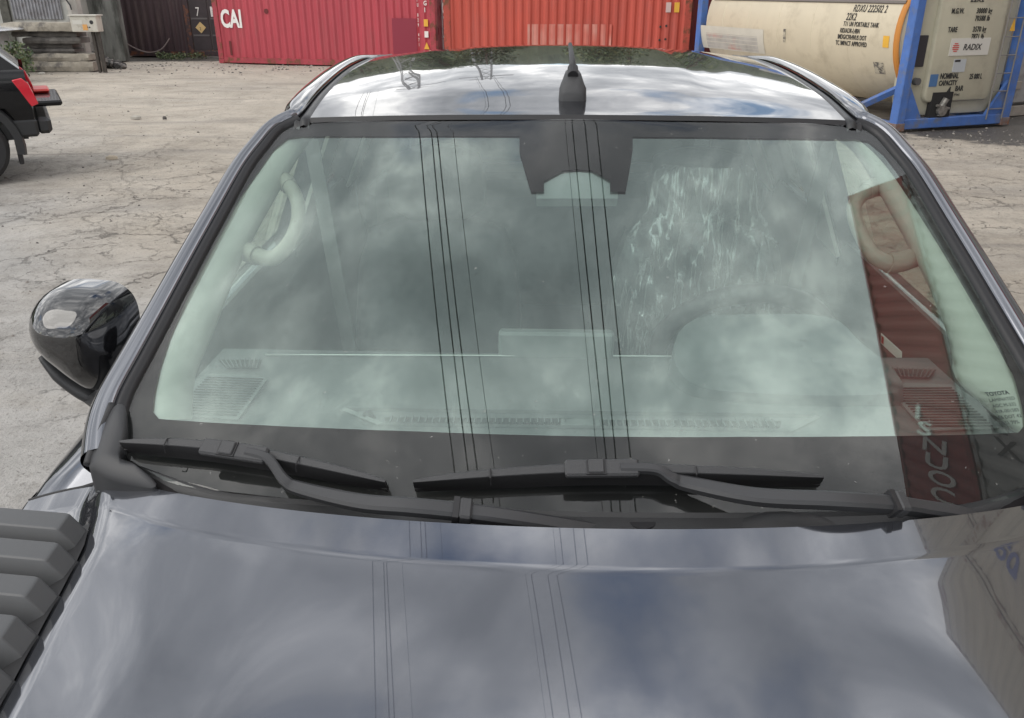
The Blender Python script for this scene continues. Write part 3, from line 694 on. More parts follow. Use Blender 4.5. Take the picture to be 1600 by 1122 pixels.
# concrete pole with electric box
ep = thing('utility_pole', 'leaning pale concrete pole standing behind the electric cabinet', 'pole', (ony(128, 60, 24.0).x, 24.0, 0))
ex = ep.location.x; m = MB(); m.tube([(0, 0, 0), (ony(113, 0, 24.0).x - ex, 0, 2.2), (ony(113, 0, 24.0).x - ex - .9, .1, 6.5)], .19, 8); m.obj('shaft', mat('pole_concrete', (.38, .36, .33), rough=.9, var=.15, vscale=5), ep)
m = MB(); m.tube([(-.35, -.24, 2.3), (-.22, -.24, 1.95), (-.02, -.24, 1.62), (.0, -.25, 1.5)], .018, 6); m.obj('cable', RUBBER, ep)
bx = ony(113, 50, 22.6); b1 = ony(149, 25, 22.6)
eb = thing('electric_cabinet', 'beige metal cabinet with orange label and round hole, on posts by the slabs', 'cabinet', (bx.x, 22.6, 0))
wx = b1.x - bx.x; zb = bx.z; zt = b1.z
m = MB(); m.box((0, 0, zb), (wx, .3, zt), ch=.012); m.obj('housing', mat('cabinet_beige', (.50, .48, .42), rough=.6, var=.08, vscale=4, dirt=(.33, .3, .25), dscale=5, dlo=.52, dhi=.66), eb)
m = MB(); m.box((-.03, -.03, zt), (wx + .03, .33, zt + .03)); m.obj('lid', mat('cabinet_lid', (.52, .5, .45)), eb)
m = MB(); m.tube([(wx * .8, .01, zt - .15), (wx * .8, -.004, zt - .15)], .05, 12); m.tube([(wx * .62, .01, zt - .27), (wx * .62, -.004, zt - .27)], .02, 8); m.tube([(wx * .7, .01, zt - .27), (wx * .7, -.004, zt - .27)], .02, 8); m.obj('opening', RUBBER, eb)
m = MB(); m.box((wx * .44, -.006, zb + .04), (wx * .62, .0, zb + .18)); m.obj('orange_label', mat('orange_lab', (.62, .32, .10)), eb)
m = MB(); m.box((wx * .08, -.006, zt - .2), (wx * .45, .0, zt - .1)); m.obj('paper_label', mat('cab_paper', (.56, .55, .5)), eb)
m = MB()
for q in (.62, .80): m.box((wx * q, .12, 0), (wx * q + .07, .2, zb))
m.box((wx * .92, .08, .0), (wx * .92 + .04, .12, zb)); m.obj('leg', mat('old_wood', (.06, .052, .045), rough=.9, var=.3, vscale=8), eb)
# weathered wall
w0 = ony(60, 90, 26.4).x; w1 = ony(196, 90, 26.4).x
m = MB(); m.grid(lambda u, v: (u * (w1 - w0), -.05 * noise.noise(Vector((u * 8, v * 4, 0))), v * (2.05 - .12 * u)), 24, 10); m.box((.02, .05, 0), (w1 - w0 - .02, .35, 1.94))
WALL = mat('streaked_wall', (.21, .215, .20), rough=.9, var=.35, vscale=2.2, dirt=(.06, .062, .055), dscale=2.4, dlo=.44, dhi=.62, stretch=(1.3, 1, .3))
wo = m.obj('concrete_wall', WALL, smooth=30); wo.location = (w0, 26.4, 0); tag(wo, 'stained concrete wall with pale and mossy streaks beside the maroon container', 'wall')
m = MB(); m.tube([(w0 - 1, 26.2, 2.02), (ony(200, 8, 26.2).x, 26.2, 2.06), (ony(270, 5, 27.8).x, 27.9, 2.2)], .03, 6); tag(m.obj('pipe', mat('pipe_grey', (.4, .38, .36), rough=.6)), 'thin pale pipe running along the top of the stained wall', 'pipe')
pts = cr([ony(194, 65, 28.0), ony(210, 75, 28.05), ony(232, 82, 28.1), ony(252, 77, 28.1), ony(265, 60, 28.2)], 6)
m = MB(); m.tube(pts, .022, 6); tag(m.obj('hanging_hose', mat('hose', (.22, .18, .17), rough=.7)), 'thin hose hanging in a curve across the maroon container', 'hose')
# rubble
rnd = random.Random(11); m = MB()
for _ in range(170):
    u = rnd.random(); c_ = ony(140 + 52 * u, 100, 24.3 + rnd.uniform(-.5, .6)); hgt = .34 * (1 - u) * rnd.random()
    s_ = rnd.uniform(.03, .10); Mx = Matrix.Translation((c_.x, c_.y, hgt + s_ * .4)) @ Matrix.Rotation(rnd.random() * 6, 4, Vector((rnd.random(), rnd.random(), rnd.random())).normalized())
    m.box((-s_, -s_ * .7, -s_ * .4), (s_, s_ * .7, s_ * .4), M=Mx, k=rnd.randrange(2))
m.obj('rubble', [mat('rubble_dark', (.07, .068, .066), rough=.9), mat('rubble_mid', (.18, .17, .16), rough=.9)], kind='stuff')

# ------------------------------------------------------------------ vegetation
LEAF = [mat('leaf_dark', (.035, .06, .022), rough=.6), mat('leaf_mid', (.06, .09, .03), rough=.6), mat('leaf_pale', (.11, .13, .055), rough=.6)]
def leafcloud(m, cx, cy, cz, rx, ry, rz, n, s, rnd):
    for _ in range(n):
        while True:
            p_ = Vector((rnd.uniform(-1, 1), rnd.uniform(-1, 1), rnd.uniform(-1, 1)))
            if .15 < p_.length < 1: break
        p_ = Vector((cx + p_.x * rx, cy + p_.y * ry, cz + p_.z * rz))
        a = Vector((rnd.uniform(-1, 1), rnd.uniform(-1, 1), rnd.uniform(-1, 1))).normalized(); b = a.orthogonal().normalized(); q = s * rnd.uniform(.6, 1.3)
        m.add([p_ - a * q, p_ + b * q * .5, p_ + a * q, p_ - b * q * .5], [(0, 1, 2, 3)], rnd.randrange(3))
def bush(px, py, Y, w_, h_, n, s, name, label, seed, cat='bush', group=None):
    rnd = random.Random(seed); c_ = ony(px, py, Y); t = thing(name, label, cat, (c_.x, Y, 0), 0, group)
    m = MB()
    for k in range(7): leafcloud(m, rnd.uniform(-w_, w_) * .5, rnd.uniform(-.3, .3), h_ * rnd.uniform(.35, .75), w_ * .38, .3, h_ * .3, n // 7, s, rnd)
    m.obj('foliage', LEAF, t)
    m = MB()
    for k in range(6):
        q = rnd.uniform(-w_, w_) * .4; m.tube([(q * .3, 0, 0), (q, rnd.uniform(-.15, .15), h_ * .7)], [.015, .006], 5)
    m.obj('stem', mat('bark', (.08, .06, .045), rough=.9), t)
bush(4, 90, 20.6, 1.2, .95, 1500, .045, 'bush', 'scruffy green bush growing at the left end of the slab stack', 5)
rnd = random.Random(9); m = MB()
for k in range(26):
    c_ = ony(rnd.uniform(245, 322), 92, 27.5 + rnd.uniform(-.3, .3)); leafcloud(m, c_.x, c_.y, rnd.uniform(.03, .14), .22, .2, .10, 26, .032, rnd)
m.obj('weeds', LEAF, kind='stuff')
def tree_mesh(seed, H, n=2600):
    rnd = random.Random(seed); m = MB(); tr = MB()
    tr.tube([(0, 0, 0), (.1, 0, H * .3), (.05, .1, H * .62), (.0, 0, H * .9)], [.28, .22, .13, .04], 8)
    for k in range(13):
        a = rnd.random() * 6.3; z = H * rnd.uniform(.3, .95); q = H * .28 * (1.1 - abs(z / H - .55)); x, y = math.cos(a) * q * rnd.random(), math.sin(a) * q * rnd.random()
        tr.tube([(0, 0, z * .75), (x, y, z)], [.07, .02], 5); leafcloud(m, x, y, z, H * .16, H * .16, H * .11, n // 13, .2, rnd)
    return m, tr
protos = []
spots = [(-19, 33, 5), (-15.5, 36, 6), (-9, 40, 9.5), (-3, 43, 10.5), (2.5, 40, 9), (8, 44, 11), (13, 40, 8.5), (18, 36, 8), (24, 34, 9), (-24, 38, 8), (-6, 47, 12), (5, 49, 12.5)]
names_ = ['low tree beyond the left end of the maroon container', 'tree rising behind the maroon container', 'tree behind the crimson container', 'tall tree behind the gap of the red containers',
          'tree behind the middle of the orange container', 'tall tree behind the right end of the orange container', 'tree behind the tank container', 'tree behind the crimson container beyond the tank',
          'rightmost tree of the row beyond the yard', 'leftmost tree of the row beyond the yard', 'tallest tree far behind the crimson container', 'tallest tree far behind the orange container']
for i, (x, y, H) in enumerate(spots):
    if i < 3:
        a, b = tree_mesh(20 + i, 10); t = thing('tree', 'green leafy ' + names_[i], 'tree', (x, y, 0), i * 1.3, 'trees beyond the containers')
        ca = a.obj('crown', LEAF, t); cb = b.obj('trunk', mat('bark', (.08, .06, .045)), t); protos.append((t, ca, cb))
    else:
        p_ = protos[i % 3]; t = p_[0].copy(); C.objects.link(t); t.location = (x, y, 0); t.rotation_euler = (0, 0, i * 1.3); t['label'] = 'green leafy ' + names_[i]
        for q in p_[1:]: c = q.copy(); C.objects.link(c); c.parent = t
    t.scale = (H * .68 / 10,) * 3
# wooded rise behind the yard
m = MB(); rnd = random.Random(31)
def hillf(u, v):
    a = R(-75 + 150 * u); rr_ = 95 + 10 * math.sin(u * 9); h_ = 13.5 + 2.5 * noise.noise(Vector((u * 7, 0, 3))) + 1.6 * noise.noise(Vector((u * 60, 0, 1))) + .8 * noise.noise(Vector((u * 200, 0, 1)))
    return Vector((math.sin(a) * (rr_ + v * 30), math.cos(a) * (rr_ + v * 30), h_ * math.sin(min(1, v * 1.6) * math.pi / 2) - .5 + (.9 * noise.noise(Vector((u * 160, v * 12, 7))) if v > .05 else 0)))
m.grid(hillf, 420, 14); m.obj('wooded_hill', mat('wooded_hill', (.055, .065, .04), rough=.95, var=.4, vscale=.4), smooth=False, kind='structure')
# pylons and overhead wires (seen mirrored in roof, glass and bonnet)
def pylon(x, y, label):
    t = thing('lattice_pylon', label, 'pylon', (x, y, 0), 0, 'steel pylons carrying the overhead wires'); m = MB(); H = 15.5; b = .9
    for sx in (-1, 1):
        for sy in (-1, 1): m.tube([(sx * b, sy * b, 0), (sx * .35, sy * .35, H)], .06, 4)
    for k in range(10):
        z0, z1 = H * k / 10, H * (k + 1) / 10; w0_, w1_ = b - (b - .35) * k / 10, b - (b - .35) * (k + 1) / 10
        for sy in (-1, 1):
            m.tube([(-w0_, sy * w0_, z0), (w1_, sy * w1_, z1)], .03, 4); m.tube([(w0_, sy * w0_, z0), (-w1_, sy * w1_, z1)], .03, 4); m.tube([(sy * w0_, -w0_, z0), (sy * w1_, w1_, z1)], .03, 4)
    m.obj('lattice_mast', mat('galv_pylon', (.3, .3, .31), rough=.6, metal=.4), t)
    m = MB(); m.tube([(-2.2, 0, H - 1.3), (2.2, 0, H - 1.3)], .09, 4); m.tube([(-1.4, 0, H - .3), (1.4, 0, H - .3)], .07, 4); m.obj('cross_arm', mat('galv_pylon', (.3,.3,.3)), t)
pylon(-10.4, 62, 'steel lattice pylon far behind the yard, left one of the pair'); pylon(-4.6, 62, 'steel lattice pylon far behind the yard, right one of the pair')
WIRE = mat('wire', (.012, .012, .012), rough=.8)
wl = [((-3.37, 7.08), (-1.855, -.445), 14, .0155), ((-3.05, 7.0), (-1.58, -.45), 14, .0155), ((-2.90, 6.96), (-1.385, -.47), 14, .0155), ((-2.48, 6.87), (-1.035, -.49), 14, .007),
      ((.287, 6.59), (1.07, -.86), 14, .007), ((.457, 6.59), (1.26, -.98), 14, .0155), ((.765, 6.6), (1.425, -.85), 14, .0155), ((1.043, 6.61), (1.68, -.34), 14, .0155)]
for i, (a, b, z, r_) in enumerate(wl):
    dx = (a[0] - b[0]) / (a[1] - b[1]); pts = []
    for k in range(41):
        y = -50 + k * 2.8; s_ = ((y - 6) / 56) ** 2; pts.append((b[0] + dx * (y - b[1]), y, z + .0 * s_))
    m = MB(); m.tube(pts, r_, 5)
    tag(m.obj('power_line', WIRE), ('thin' if r_ < .008 else 'black') + ' overhead wire running above the pickup, ' + ['outermost on the left', 'second from the left', 'third from the left', 'fourth from the left', 'fifth from the left', 'third from the right', 'second from the right', 'outermost on the right'][i], 'overhead wire', 'overhead wires above the yard')

# ================================================================== THE GREY PICKUP
tk = thing('pickup_truck', 'dark grey metallic pickup truck seen from above its bonnet, filling the foreground', 'pickup truck', (0, 2.2, 0))
TW = dict(world=True)
def G(x, z):                                    # windscreen: y as a function of x and z
    s = (z - 1.34) / .43
    return .998 + (z - 1.34) * (1.714 - .055) - .04 * s * (1 - s) + (.085 + .13 * max(0, s)) * x * x + .06 * x ** 4
def gpt(px, py, off=0.0):
    p = onf(px, py, lambda q: q.y - G(q.x, q.z)); return p + gn(p.x, p.z) * off if off else p
def gn(x, z, e=1e-3):
    return Vector(((G(x+e, z) - G(x-e, z)) / (2*e), -1, (G(x, z+e) - G(x, z-e)) / (2*e))).normalized()
def gat(x, z, off=0.0): return Vector((x, G(x, z), z)) + gn(x, z) * off
# --- outlines of the pane and of its clear part, as (x, z), left side then mirrored
def outline(pxs):
    return [(gpt(*q).x, gpt(*q).z) for q in pxs]
oL = outline([(900, 186), (700, 186.5), (560, 187), (487, 188), (466, 190), (441, 203), (392, 265), (322, 394), (264, 505), (235, 560), (206, 615), (190, 680), (205, 725), (247, 753), (350, 768), (482, 782), (650, 795), (900, 801)])
cL = outline([(900, 209), (700, 209), (540, 209.5), (470, 210), (448, 213), (425, 232), (371, 308), (314, 407), (262, 528), (247, 575), (239, 612), (236, 640), (246, 652), (300, 656), (400, 661.5), (500, 666), (650, 671.5), (900, 679)])
def mirror(o_): return o_ + [(-x, z) for x, z in o_[-2:0:-1]]
def dens(o_, n=5):
    out_ = []
    for i in range(len(o_)):
        a, b = o_[i], o_[(i + 1) % len(o_)]
        for j in range(n): out_.append((a[0] + (b[0] - a[0]) * j / n, a[1] + (b[1] - a[1]) * j / n))
    return out_
def smooth_o(o_, n=4):
    return [(v.x, v.y) for v in cr([(a, b, 0) for a, b in o_], n, True)]
oO = smooth_o(mirror(oL)); cO = smooth_o(mirror(cL))
def halfw(o_, z):                               # outline half width at height z (left side)
    best = 0
    for (a, b) in zip(o_, o_[1:] + o_[:1]):
        if (a[1] - z) * (b[1] - z) <= 0 and a[1] != b[1]:
            t = (z - a[1]) / (b[1] - a[1]); best = max(best, abs(a[0] + (b[0] - a[0]) * t))
    return best
# glass sheet: radial rows from the outline to the middle, on the true surface
def sheet(o_, off, rows=14, c=(0, 1.56)):
    rr = []
    for k in range(rows):
        q = 1 - (k / rows)
        rr.append([gat(c[0] + (x - c[0]) * q, c[1] + (z - c[1]) * q, off) for x, z in o_])
    m = MB(); m.loft(rr, closed=True); n = len(o_); m.v.append(tuple(gat(c[0], c[1], off))); l = len(m.v) - 1
    for j in range(n): m.f.append(((rows-1)*n + j, (rows-1)*n + (j+1) % n, l)); m.mi.append(0)
    return m
def glass_grid(off):                            # even grid keeps the reflections clean
    m = MB(); nv, nu = 44, 60; rws = []
    zt = max(z for x, z in oO) ; zb_ = min(z for x, z in oO)
    for j in range(nv + 1):
        q = j / nv; row = []
        for i in range(nu + 1):
            u = i / nu * 2 - 1
            # top and bottom edges follow the outline
            xt = u * .565; xb = u * .70
            def edge(x, top):
                zs = [a[1] + (b[1]-a[1]) * ((x-a[0])/(b[0]-a[0])) for a, b in zip(oO, oO[1:] + oO[:1]) if (a[0]-x)*(b[0]-x) <= 0 and a[0] != b[0]]
                return (max(zs) if top else min(zs)) if zs else 1.5
            z0 = edge(xb, False); z1 = edge(xt, True); z = z0 + (z1 - z0) * q
            hw = halfw(oO, min(max(z, zb_ + .012), zt - .003)) if abs(u) > 0 else 1
            row.append(gat(u * hw, z, off))
        rws.append(row)
    m.loft(rws); return m
glass_grid(0).obj('windscreen', WGLASS, tk, smooth=True, **TW)
glass_grid(-.0075).obj('inner_glass_layer', WGLASS2, tk, smooth=True, **TW)
# ceramic frit: ring between the two outlines, just behind the pane, plus the camera patch
oF = outline([(900, 186), (700, 186.5), (560, 187), (487, 188), (466, 190), (441, 203), (392, 265), (322, 394), (264, 505), (235, 560), (204, 615), (187, 680), (200, 733), (243, 765), (346, 779), (480, 792), (648, 805), (900, 811)])
fr = MB(); a_ = dens(mirror(oF), 6); b_ = dens(mirror(cL), 6)
fr.loft([[gat(p[0] + (q[0] - p[0]) * t, p[1] + (q[1] - p[1]) * t, -.005) for p, q in zip(a_, b_)] for t in (0, .25, .5, .75, 1)], closed=True)
fr.obj('frit_band', FRIT, tk, smooth=True, **TW)
hp = outline([(811, 205), (812, 232), (822, 270), (830, 297), (849, 297), (850, 280), (880, 264), (902, 262)])
hp = hp + [(-x + .002, z) for x, z in hp[::-1]]
fs_ = MB(); nn = len(hp) // 2
for i in range(nn - 1):
    (x0, z0), (x1, z1) = hp[i], hp[i + 1]
# fill as vertical strips between the top edge and the stepped lower edge
xs_ = [-.12, -.105, -.0951, -.0722, -.0715, -.04, 0]
def lower(px): return interp([(811, 232), (822, 270), (830, 297), (849.9, 297), (850, 280), (880, 264), (902, 262), (925, 264), (953.9, 280), (954, 297), (978, 297), (983, 270), (989, 232)], px)
cols = [811.5, 815, 822, 830, 849.9, 850, 865, 880, 902, 925, 940, 953.9, 954, 978, 983, 987, 989]
rws = [[gpt(px, 206 + (lower(px) - 206) * t, -.004) for px in cols] for t in (0, .25, .5, .75, 1)]
MB().loft(rws).obj('camera_patch', FRIT, tk, smooth=True, **TW)
m = MB(); m.loft([[gpt(px, py, -.03) for px in (838, 865, 902, 940, 966)] for py in (262, 282, 304)]); m.obj('sensor_housing', mat('sensor_grey', (.12, .13, .13), rough=.35), tk, thick=.02, **TW)

# --- A pillars: rubber edge, black moulding, painted post; swept along the side of the pane
side_px = [(470, 189), (441, 203), (418, 230), (392, 265), (355, 333), (322, 394), (290, 455), (264, 505), (235, 560), (206, 615), (194, 655), (192, 700)]
def side_pts(sg):
    o_ = []
    for q in cr([(gpt(*p_).x, gpt(*p_).z, 0) for p_ in side_px], 3): o_.append((sg * abs(q.x), q.y))
    return o_
PILLAR_SEC = [(.0150, .002), (.0160, .010), (.025, .0145), (.039, .015), (.052, .009), (.062, -.004), (.068, -.025), (.064, -.06), (.045, -.08)]
def pillar(sg):
    P = side_pts(sg); mo = []; pa = []
    for i, (x, z) in enumerate(P):
        p = gat(x, z); n = gn(x, z); a = gat(*P[max(0, i-1)]); b = gat(*P[min(len(P)-1, i+1)]); t = (b - a).normalized()
        o = t.cross(n).normalized()
        if o.x * sg < 0: o = -o
        o = (o + Vector((sg * .25, 0, -.0))).normalized()
        g = min(1, i / 6); wd = .8 + .35 * i / len(P)
        at = lambda s_, h_: p + o * s_ * wd + n * h_
        mo.append([at(-.005, -.004), at(-.004, .002), at(.001, .0065), at(.008, .0095), at(.0135, .009), at(.0150, .003)])
        pa.append([at(*q) for q in PILLAR_SEC])
    f = [] 
    MB().loft(mo).obj('windscreen_moulding', mat('moulding_black', (.012, .012, .014), rough=.38, spec=.4), tk, smooth=True, **TW)
    return pa
pL = pillar(-1); pR = pillar(1)

# --- roof
DKEY = [(.552, 1.772, 1.774), (.575, 2.00, 1.790), (.606, 2.30, 1.797), (.634, 2.60, 1.800), (.648, 2.85, 1.801), (.643, 3.08, 1.801), (.612, 3.24, 1.799)]
DT = cr([(a, b, c) for a, b, c in DKEY], 4)
def ditch(s):                                   # s 0..1 front to rear: x half width, y, z
    a = DT[min(24, int(s * 24))]; b = DT[min(24, int(s * 24) + 1)]; t = s * 24 - int(s * 24)
    return tuple(a[k] + (b[k] - a[k]) * t for k in range(3))
PILLAR_SEC = [(.0150, .002), (.0160, .010), (.025, .0145), (.039, .015), (.052, .009), (.062, -.004), (.068, -.025), (.064, -.06), (.045, -.08)]
def roof(u, s):
    hx, y, ze = ditch(s); x = u * hx; cr_ = .012 + .024 * smoothstep(0, .4, s)
    y2 = y - .028 * (1 - u * u) * (1 - s) + .004; z = ze + cr_ * (1 - abs(u) ** 2.3)
    z -= .016 * smoothstep(.93, 1.0, s) ** 2
    # two shallow stiffening channels running rearwards
    z -= .0035 * (smoothstep(.50, .56, abs(u)) - smoothstep(.66, .72, abs(u))) * smoothstep(.12, .4, s) * 0.6
    return Vector((x, y2, z))
MB().grid(lambda u, v: roof(u * 2 - 1, v), 72, 60).obj('roof', PAINT, tk, smooth=True, **TW)
m = MB(); m.grid(lambda u, v: (roof(u * 2 - 1, 0) + Vector((0, -.001 - .006 * v, .0 - .009 * v))), 40, 2); m.obj('roof_front_seal', RUBBER, tk, smooth=True, **TW)
for sg in (-1, 1):
    P = []; A = []; B = []
    for i in range(25):
        s = i / 24; hx, y, z = ditch(s); z -= .003
        P.append([Vector((sg * (hx + dx), y, z + dz)) for dx, dz in ((0, 0), (.002, -.006), (.005, .002), (.012, .004), (.019, .001), (.022, -.006), (.030, -.002), (.034, -.006))])
        if i == 0: P.insert(0, [p + Vector((0, -.010, -.014)) for p in P[0]])
        if s > .07: A.append([Vector((sg * (hx + .004 + dx * (1.15 + .15 * s)), y, z + .002 + dz - .016 * smoothstep(.72, 1, s))) for dx, dz in PILLAR_SEC])
    MB().loft(P).obj('roof_moulding', BLACKP, tk, smooth=True, **TW)
    MB().loft(A[::-1] + (pL if sg < 0 else pR)).obj('pillar_and_roof_rail', PAINT, tk, smooth=True, sub=1, **TW)
# antenna
ab = roof(-.01, .44); t_ = onf(895, 150, lambda q: roof(0, .155).z - q.z)
base = Vector((t_.x, t_.y, t_.z))
an = MB(); prof = [(0, .040, .0), (.0, .036, .022), (.035, .031, .042), (.08, .022, .050), (.12, .014, .046), (.15, .006, .01)]
rows = []
for y, hw, h_ in ((-.004, .021, .004), (.0, .026, .014), (.014, .029, .032), (.032, .026, .046), (.058, .021, .052), (.078, .016, .049), (.088, .012, .028)):
    rows.append([base + Vector((x, y, z)) for x, z in ((-hw * 1.05, -.012), (-hw, h_ * .45), (-hw * .7, h_ * .9), (-hw * .3, h_), (hw * .3, h_), (hw * .7, h_ * .9), (hw, h_ * .45), (hw * 1.05, -.012))])
ao = an.loft(rows, closed=True, cap=True).obj('antenna', GREYP, tk, smooth=50, bevel=0, **TW)
m = MB(); m.tube([base + Vector((0, .034, .040)), base + Vector((-.001, .055, .064)), base + Vector((-.005, .115, .098))], [.0085, .007, .0045], 8); m.obj('mast', GREYP, ao, smooth=True, **TW)
m = MB(); m.tube([base + Vector((0, .020, .040)), base + Vector((0, .044, .0535))], .0115, 12); m.obj('mast_socket', RUBBER, ao, **TW)

# --- bonnet (clamshell) and fenders
def yE(x): x = min(abs(x), .778); return .911 + .26 * x * x + .12 * x ** 4
def xE(y): return interp([(.2, .60), (.45, .63), (.69, .665), (.85, .690), (.925, .703), (1.0, .73), (1.06, .755), (1.3, .78)], y)
def Hz(x, y):
    d = max(0, yE(x) - y); ax = abs(x)
    z = 1.372 - .070 * x * x - .03 * x ** 4
    k = .070 - .035 * x * x
    z -= .19 * min(d, k)
    dd = max(0, d - k); z -= .030 * dd + .060 * dd * dd
    z += .010 * smoothstep(0, .05, dd) * (smoothstep(.28, .42, ax) * (1 - smoothstep(.5, .66, ax))) * smoothstep(.05, .4, dd)  # side bulges
    e = ax - xE(y)
    if e > -.05: z -= .026 * smoothstep(-.032, .03, e) + (.55 * e * e if e > 0 else 0)
    if y < -.05: z -= .9 * (y + .05) ** 2
    return z
def bonnet(u, v):
    x = (u * 2 - 1) * .893; y1 = yE(x); d = (v ** 1.5) * (y1 + .30); y = y1 - d
    return Vector((x, y, Hz(x, y)))
MB().grid(bonnet, 110, 110).obj('bonnet', PAINT, tk, smooth=True, **TW)
# turned-down rear flange of the bonnet
m = MB(); m.grid(lambda u, v: bonnet(u, 0) + Vector((0, .004 * math.sin(v * 3.1), -.022 * v - .0)), 80, 4); m.obj('bonnet_edge', PAINT, tk, smooth=True, **TW)

# fender shoulder beside and behind the bonnet corner, down to the body side
def bodyx(z): return interp([(.35, .84), (.5, .895), (.8, .93), (1.05, .935), (1.16, .925), (1.22, .905), (1.27, .875), (1.31, .83)], z)
for sg in (-1, 1):
    m = MB(); m.grid(lambda u, v: Vector((sg * (.893 + .03 * math.sin(v * 1.45)), -.28 + u * 1.46, Hz(.885, min(-.28 + u * 1.46, 1.15)) - .002 - .22 * v)), 40, 8)
    m.obj('fender', PAINT, tk, smooth=True, **TW)
    # painted corner between bonnet, pillar foot and door
    R_ = []
    for (xi, yi, zi, xo, yo, zo) in ((.776, 1.114, 1.322, .893, 1.122, 1.262), (.768, 1.15, 1.342, .890, 1.17, 1.275), (.762, 1.19, 1.368, .872, 1.235, 1.30), (.760, 1.22, 1.392, .848, 1.275, 1.335), (.765, 1.25, 1.412, .82, 1.30, 1.365)):
        if yi < 1.12:
            R_.append([Vector((sg * .72, 1.11, 1.27))] + [Vector((sg * (xi + (xo - xi) * t), yE(.778) + .004, Hz(xi + (xo - xi) * t, yE(.778)) - .001)) for t in (0, .15, .35, .55, .75, .9, 1)] + [Vector((sg * (.905), yE(.778) + .004, Hz(.893, 1.11) - .02)), Vector((sg * .92, 1.12, Hz(.893, 1.11) - .1)), Vector((sg * .925, 1.12, .9))]); continue
        R_.append([Vector((sg * (xi - .05), yi + .01, zi - .05))] + [Vector((sg * (xi + (xo - xi) * t), yi + (yo - yi) * t, zi + (zo - zi) * t + .010 * math.sin(t * math.pi))) for t in (0, .15, .35, .55, .75, .9, 1)] + [Vector((sg * (xo + .012), yo + .003, zo - .03)), Vector((sg * (xo * .5 + .465), yo + .006, zo - .12)), Vector((sg * .925, yo + .01, zo - .34))])
    MB().loft(R_).obj('cowl_corner', PAINT, tk, smooth=True, sub=1, **TW)
# side walls, bed, tail, wheels, so that the truck stands as a whole
for sg in (-1, 1):
    m = MB(); zs = [.36, .5, .7, .9, 1.05, 1.15, 1.2, 1.25, 1.30]
    m.loft([[Vector((sg * bodyx(z), y, z + (y - 1.2) * .02)) for z in zs] for y in (1.24, 1.6, 2.2, 2.8, 3.3)]); m.obj('door_skin', PAINT, tk, smooth=True, **TW)
    m = MB(); m.loft([[Vector((sg * bodyx(z), y, z)) for z in zs] for y in (3.32, 3.8, 4.3, 4.85)]); m.loft([[Vector((sg * .83, 3.32, 1.30)), Vector((sg * .83, 4.85, 1.30))], [Vector((sg * .74, 3.32, 1.30)), Vector((sg * .74, 4.85, 1.30))], [Vector((sg * .74, 3.32, .8)), Vector((sg * .74, 4.85, .8))]])
    m.obj('bed_side', PAINT, tk, smooth=40, **TW)
    m = MB(); m.loft([[Vector((sg * (.93 - .02 * (z < .6)), y, z)) for z in (.45, .7, .95, 1.1)] for y in (-.28, .0, .5, .9, 1.24)]); m.obj('front_side_panel', PAINT, tk, **TW)
m = MB(); m.box((-.9, 4.80, .75), (.9, 4.88, 1.30), ch=.02); m.obj('tailgate', PAINT, tk, **TW)
m = MB(); m.box((-.74, 3.34, .78), (.74, 4.8, .82)); m.obj('bed_floor', BLACKP, tk, **TW)
m = MB(); m.box((-.93, -.42, .45), (.93, -.26, 1.0), ch=.04); m.obj('front_bumper', BLACKP, tk, **TW)
m = MB(); m.box((-.6, -.36, 1.0), (.6, -.28, 1.18), ch=.02); m.obj('grille', BLACKP, tk, **TW)
for sg in (-1, 1):
    m = MB(); m.box(tuple(sorted((sg * .62, sg * .90)))[:1] + (-.36, 1.0), tuple(sorted((sg * .62, sg * .90)))[1:] + (-.27, 1.15), ch=.02); m.obj('headlight', mat('lamp_lens', (.7, .72, .75), rough=.1), tk, **TW)
m = MB(); m.box((-.80, -.2, .40), (.80, 4.8, .60)); m.obj('chassis', BLACKP, tk, **TW)
for (y, sg) in ((.35, -1), (.35, 1), (4.0, -1), (4.0, 1)):
    m = MB(); x0 = sg * .70; x1 = sg * .93
    m.loft([[Vector((x0 + (x1 - x0) * q, y + r_ * math.cos(a * math.pi / 16), .39 + r_ * math.sin(a * math.pi / 16))) for a in range(32)] for q, r_ in ((0, .25), (0, .36), (.12, .39), (.88, .39), (1, .36), (1, .25))], closed=True)
    wo = m.obj('wheel', RUBBER, tk, smooth=30, **TW)
    m = MB(); m.tube([Vector((x0 + (x1 - x0) * .3, y, .39)), Vector((x0 + (x1 - x0) * .92, y, .39))], .25, 24); m.obj('rim', CHROME, wo, smooth=30, **TW)

# ribbed black trim on the fender tops
for sg in (-1, 1):
    for k in range(10):
        y0 = .975 - k * .069; xi = xE(y0) - .010; zt_ = Hz(xi, y0) + .024; m = MB()
        def sec(x, s_):
            za = zt_ - .075; yy = y0 + .10 * (x - xi)
            return [Vector((sg * x, yy + .002, za)), Vector((sg * x, yy - .003, za + .075 * s_)), Vector((sg * x, yy - .006, za + .079 * s_)), Vector((sg * x, yy - .038, za + .075 * s_)), Vector((sg * x, yy - .064, za + .02 * s_))]
        rows = [sec(xi - .004, .25), sec(xi + .002, .62), sec(xi + .024, .98), sec(xi + .03, 1.0), sec(.90, 1.0), sec(.925, .8), sec(.935, .2)]
        m.loft(rows, closed=True, cap=True); m.obj('trim_rib', RIBP, tk, smooth=25, bevel=.003, **TW)
    m = MB(); m.loft([[Vector((sg * (xE(y) - .007), y, Hz(xE(y) - .007, y) + .003)), Vector((sg * .80, y, Hz(.80, y) + .006)), Vector((sg * .91, y, Hz(.88, y) - .03))] for y in [.985 - i * .05 for i in range(16)]])
    m.obj('trim_base', RUBBER, tk, **TW)
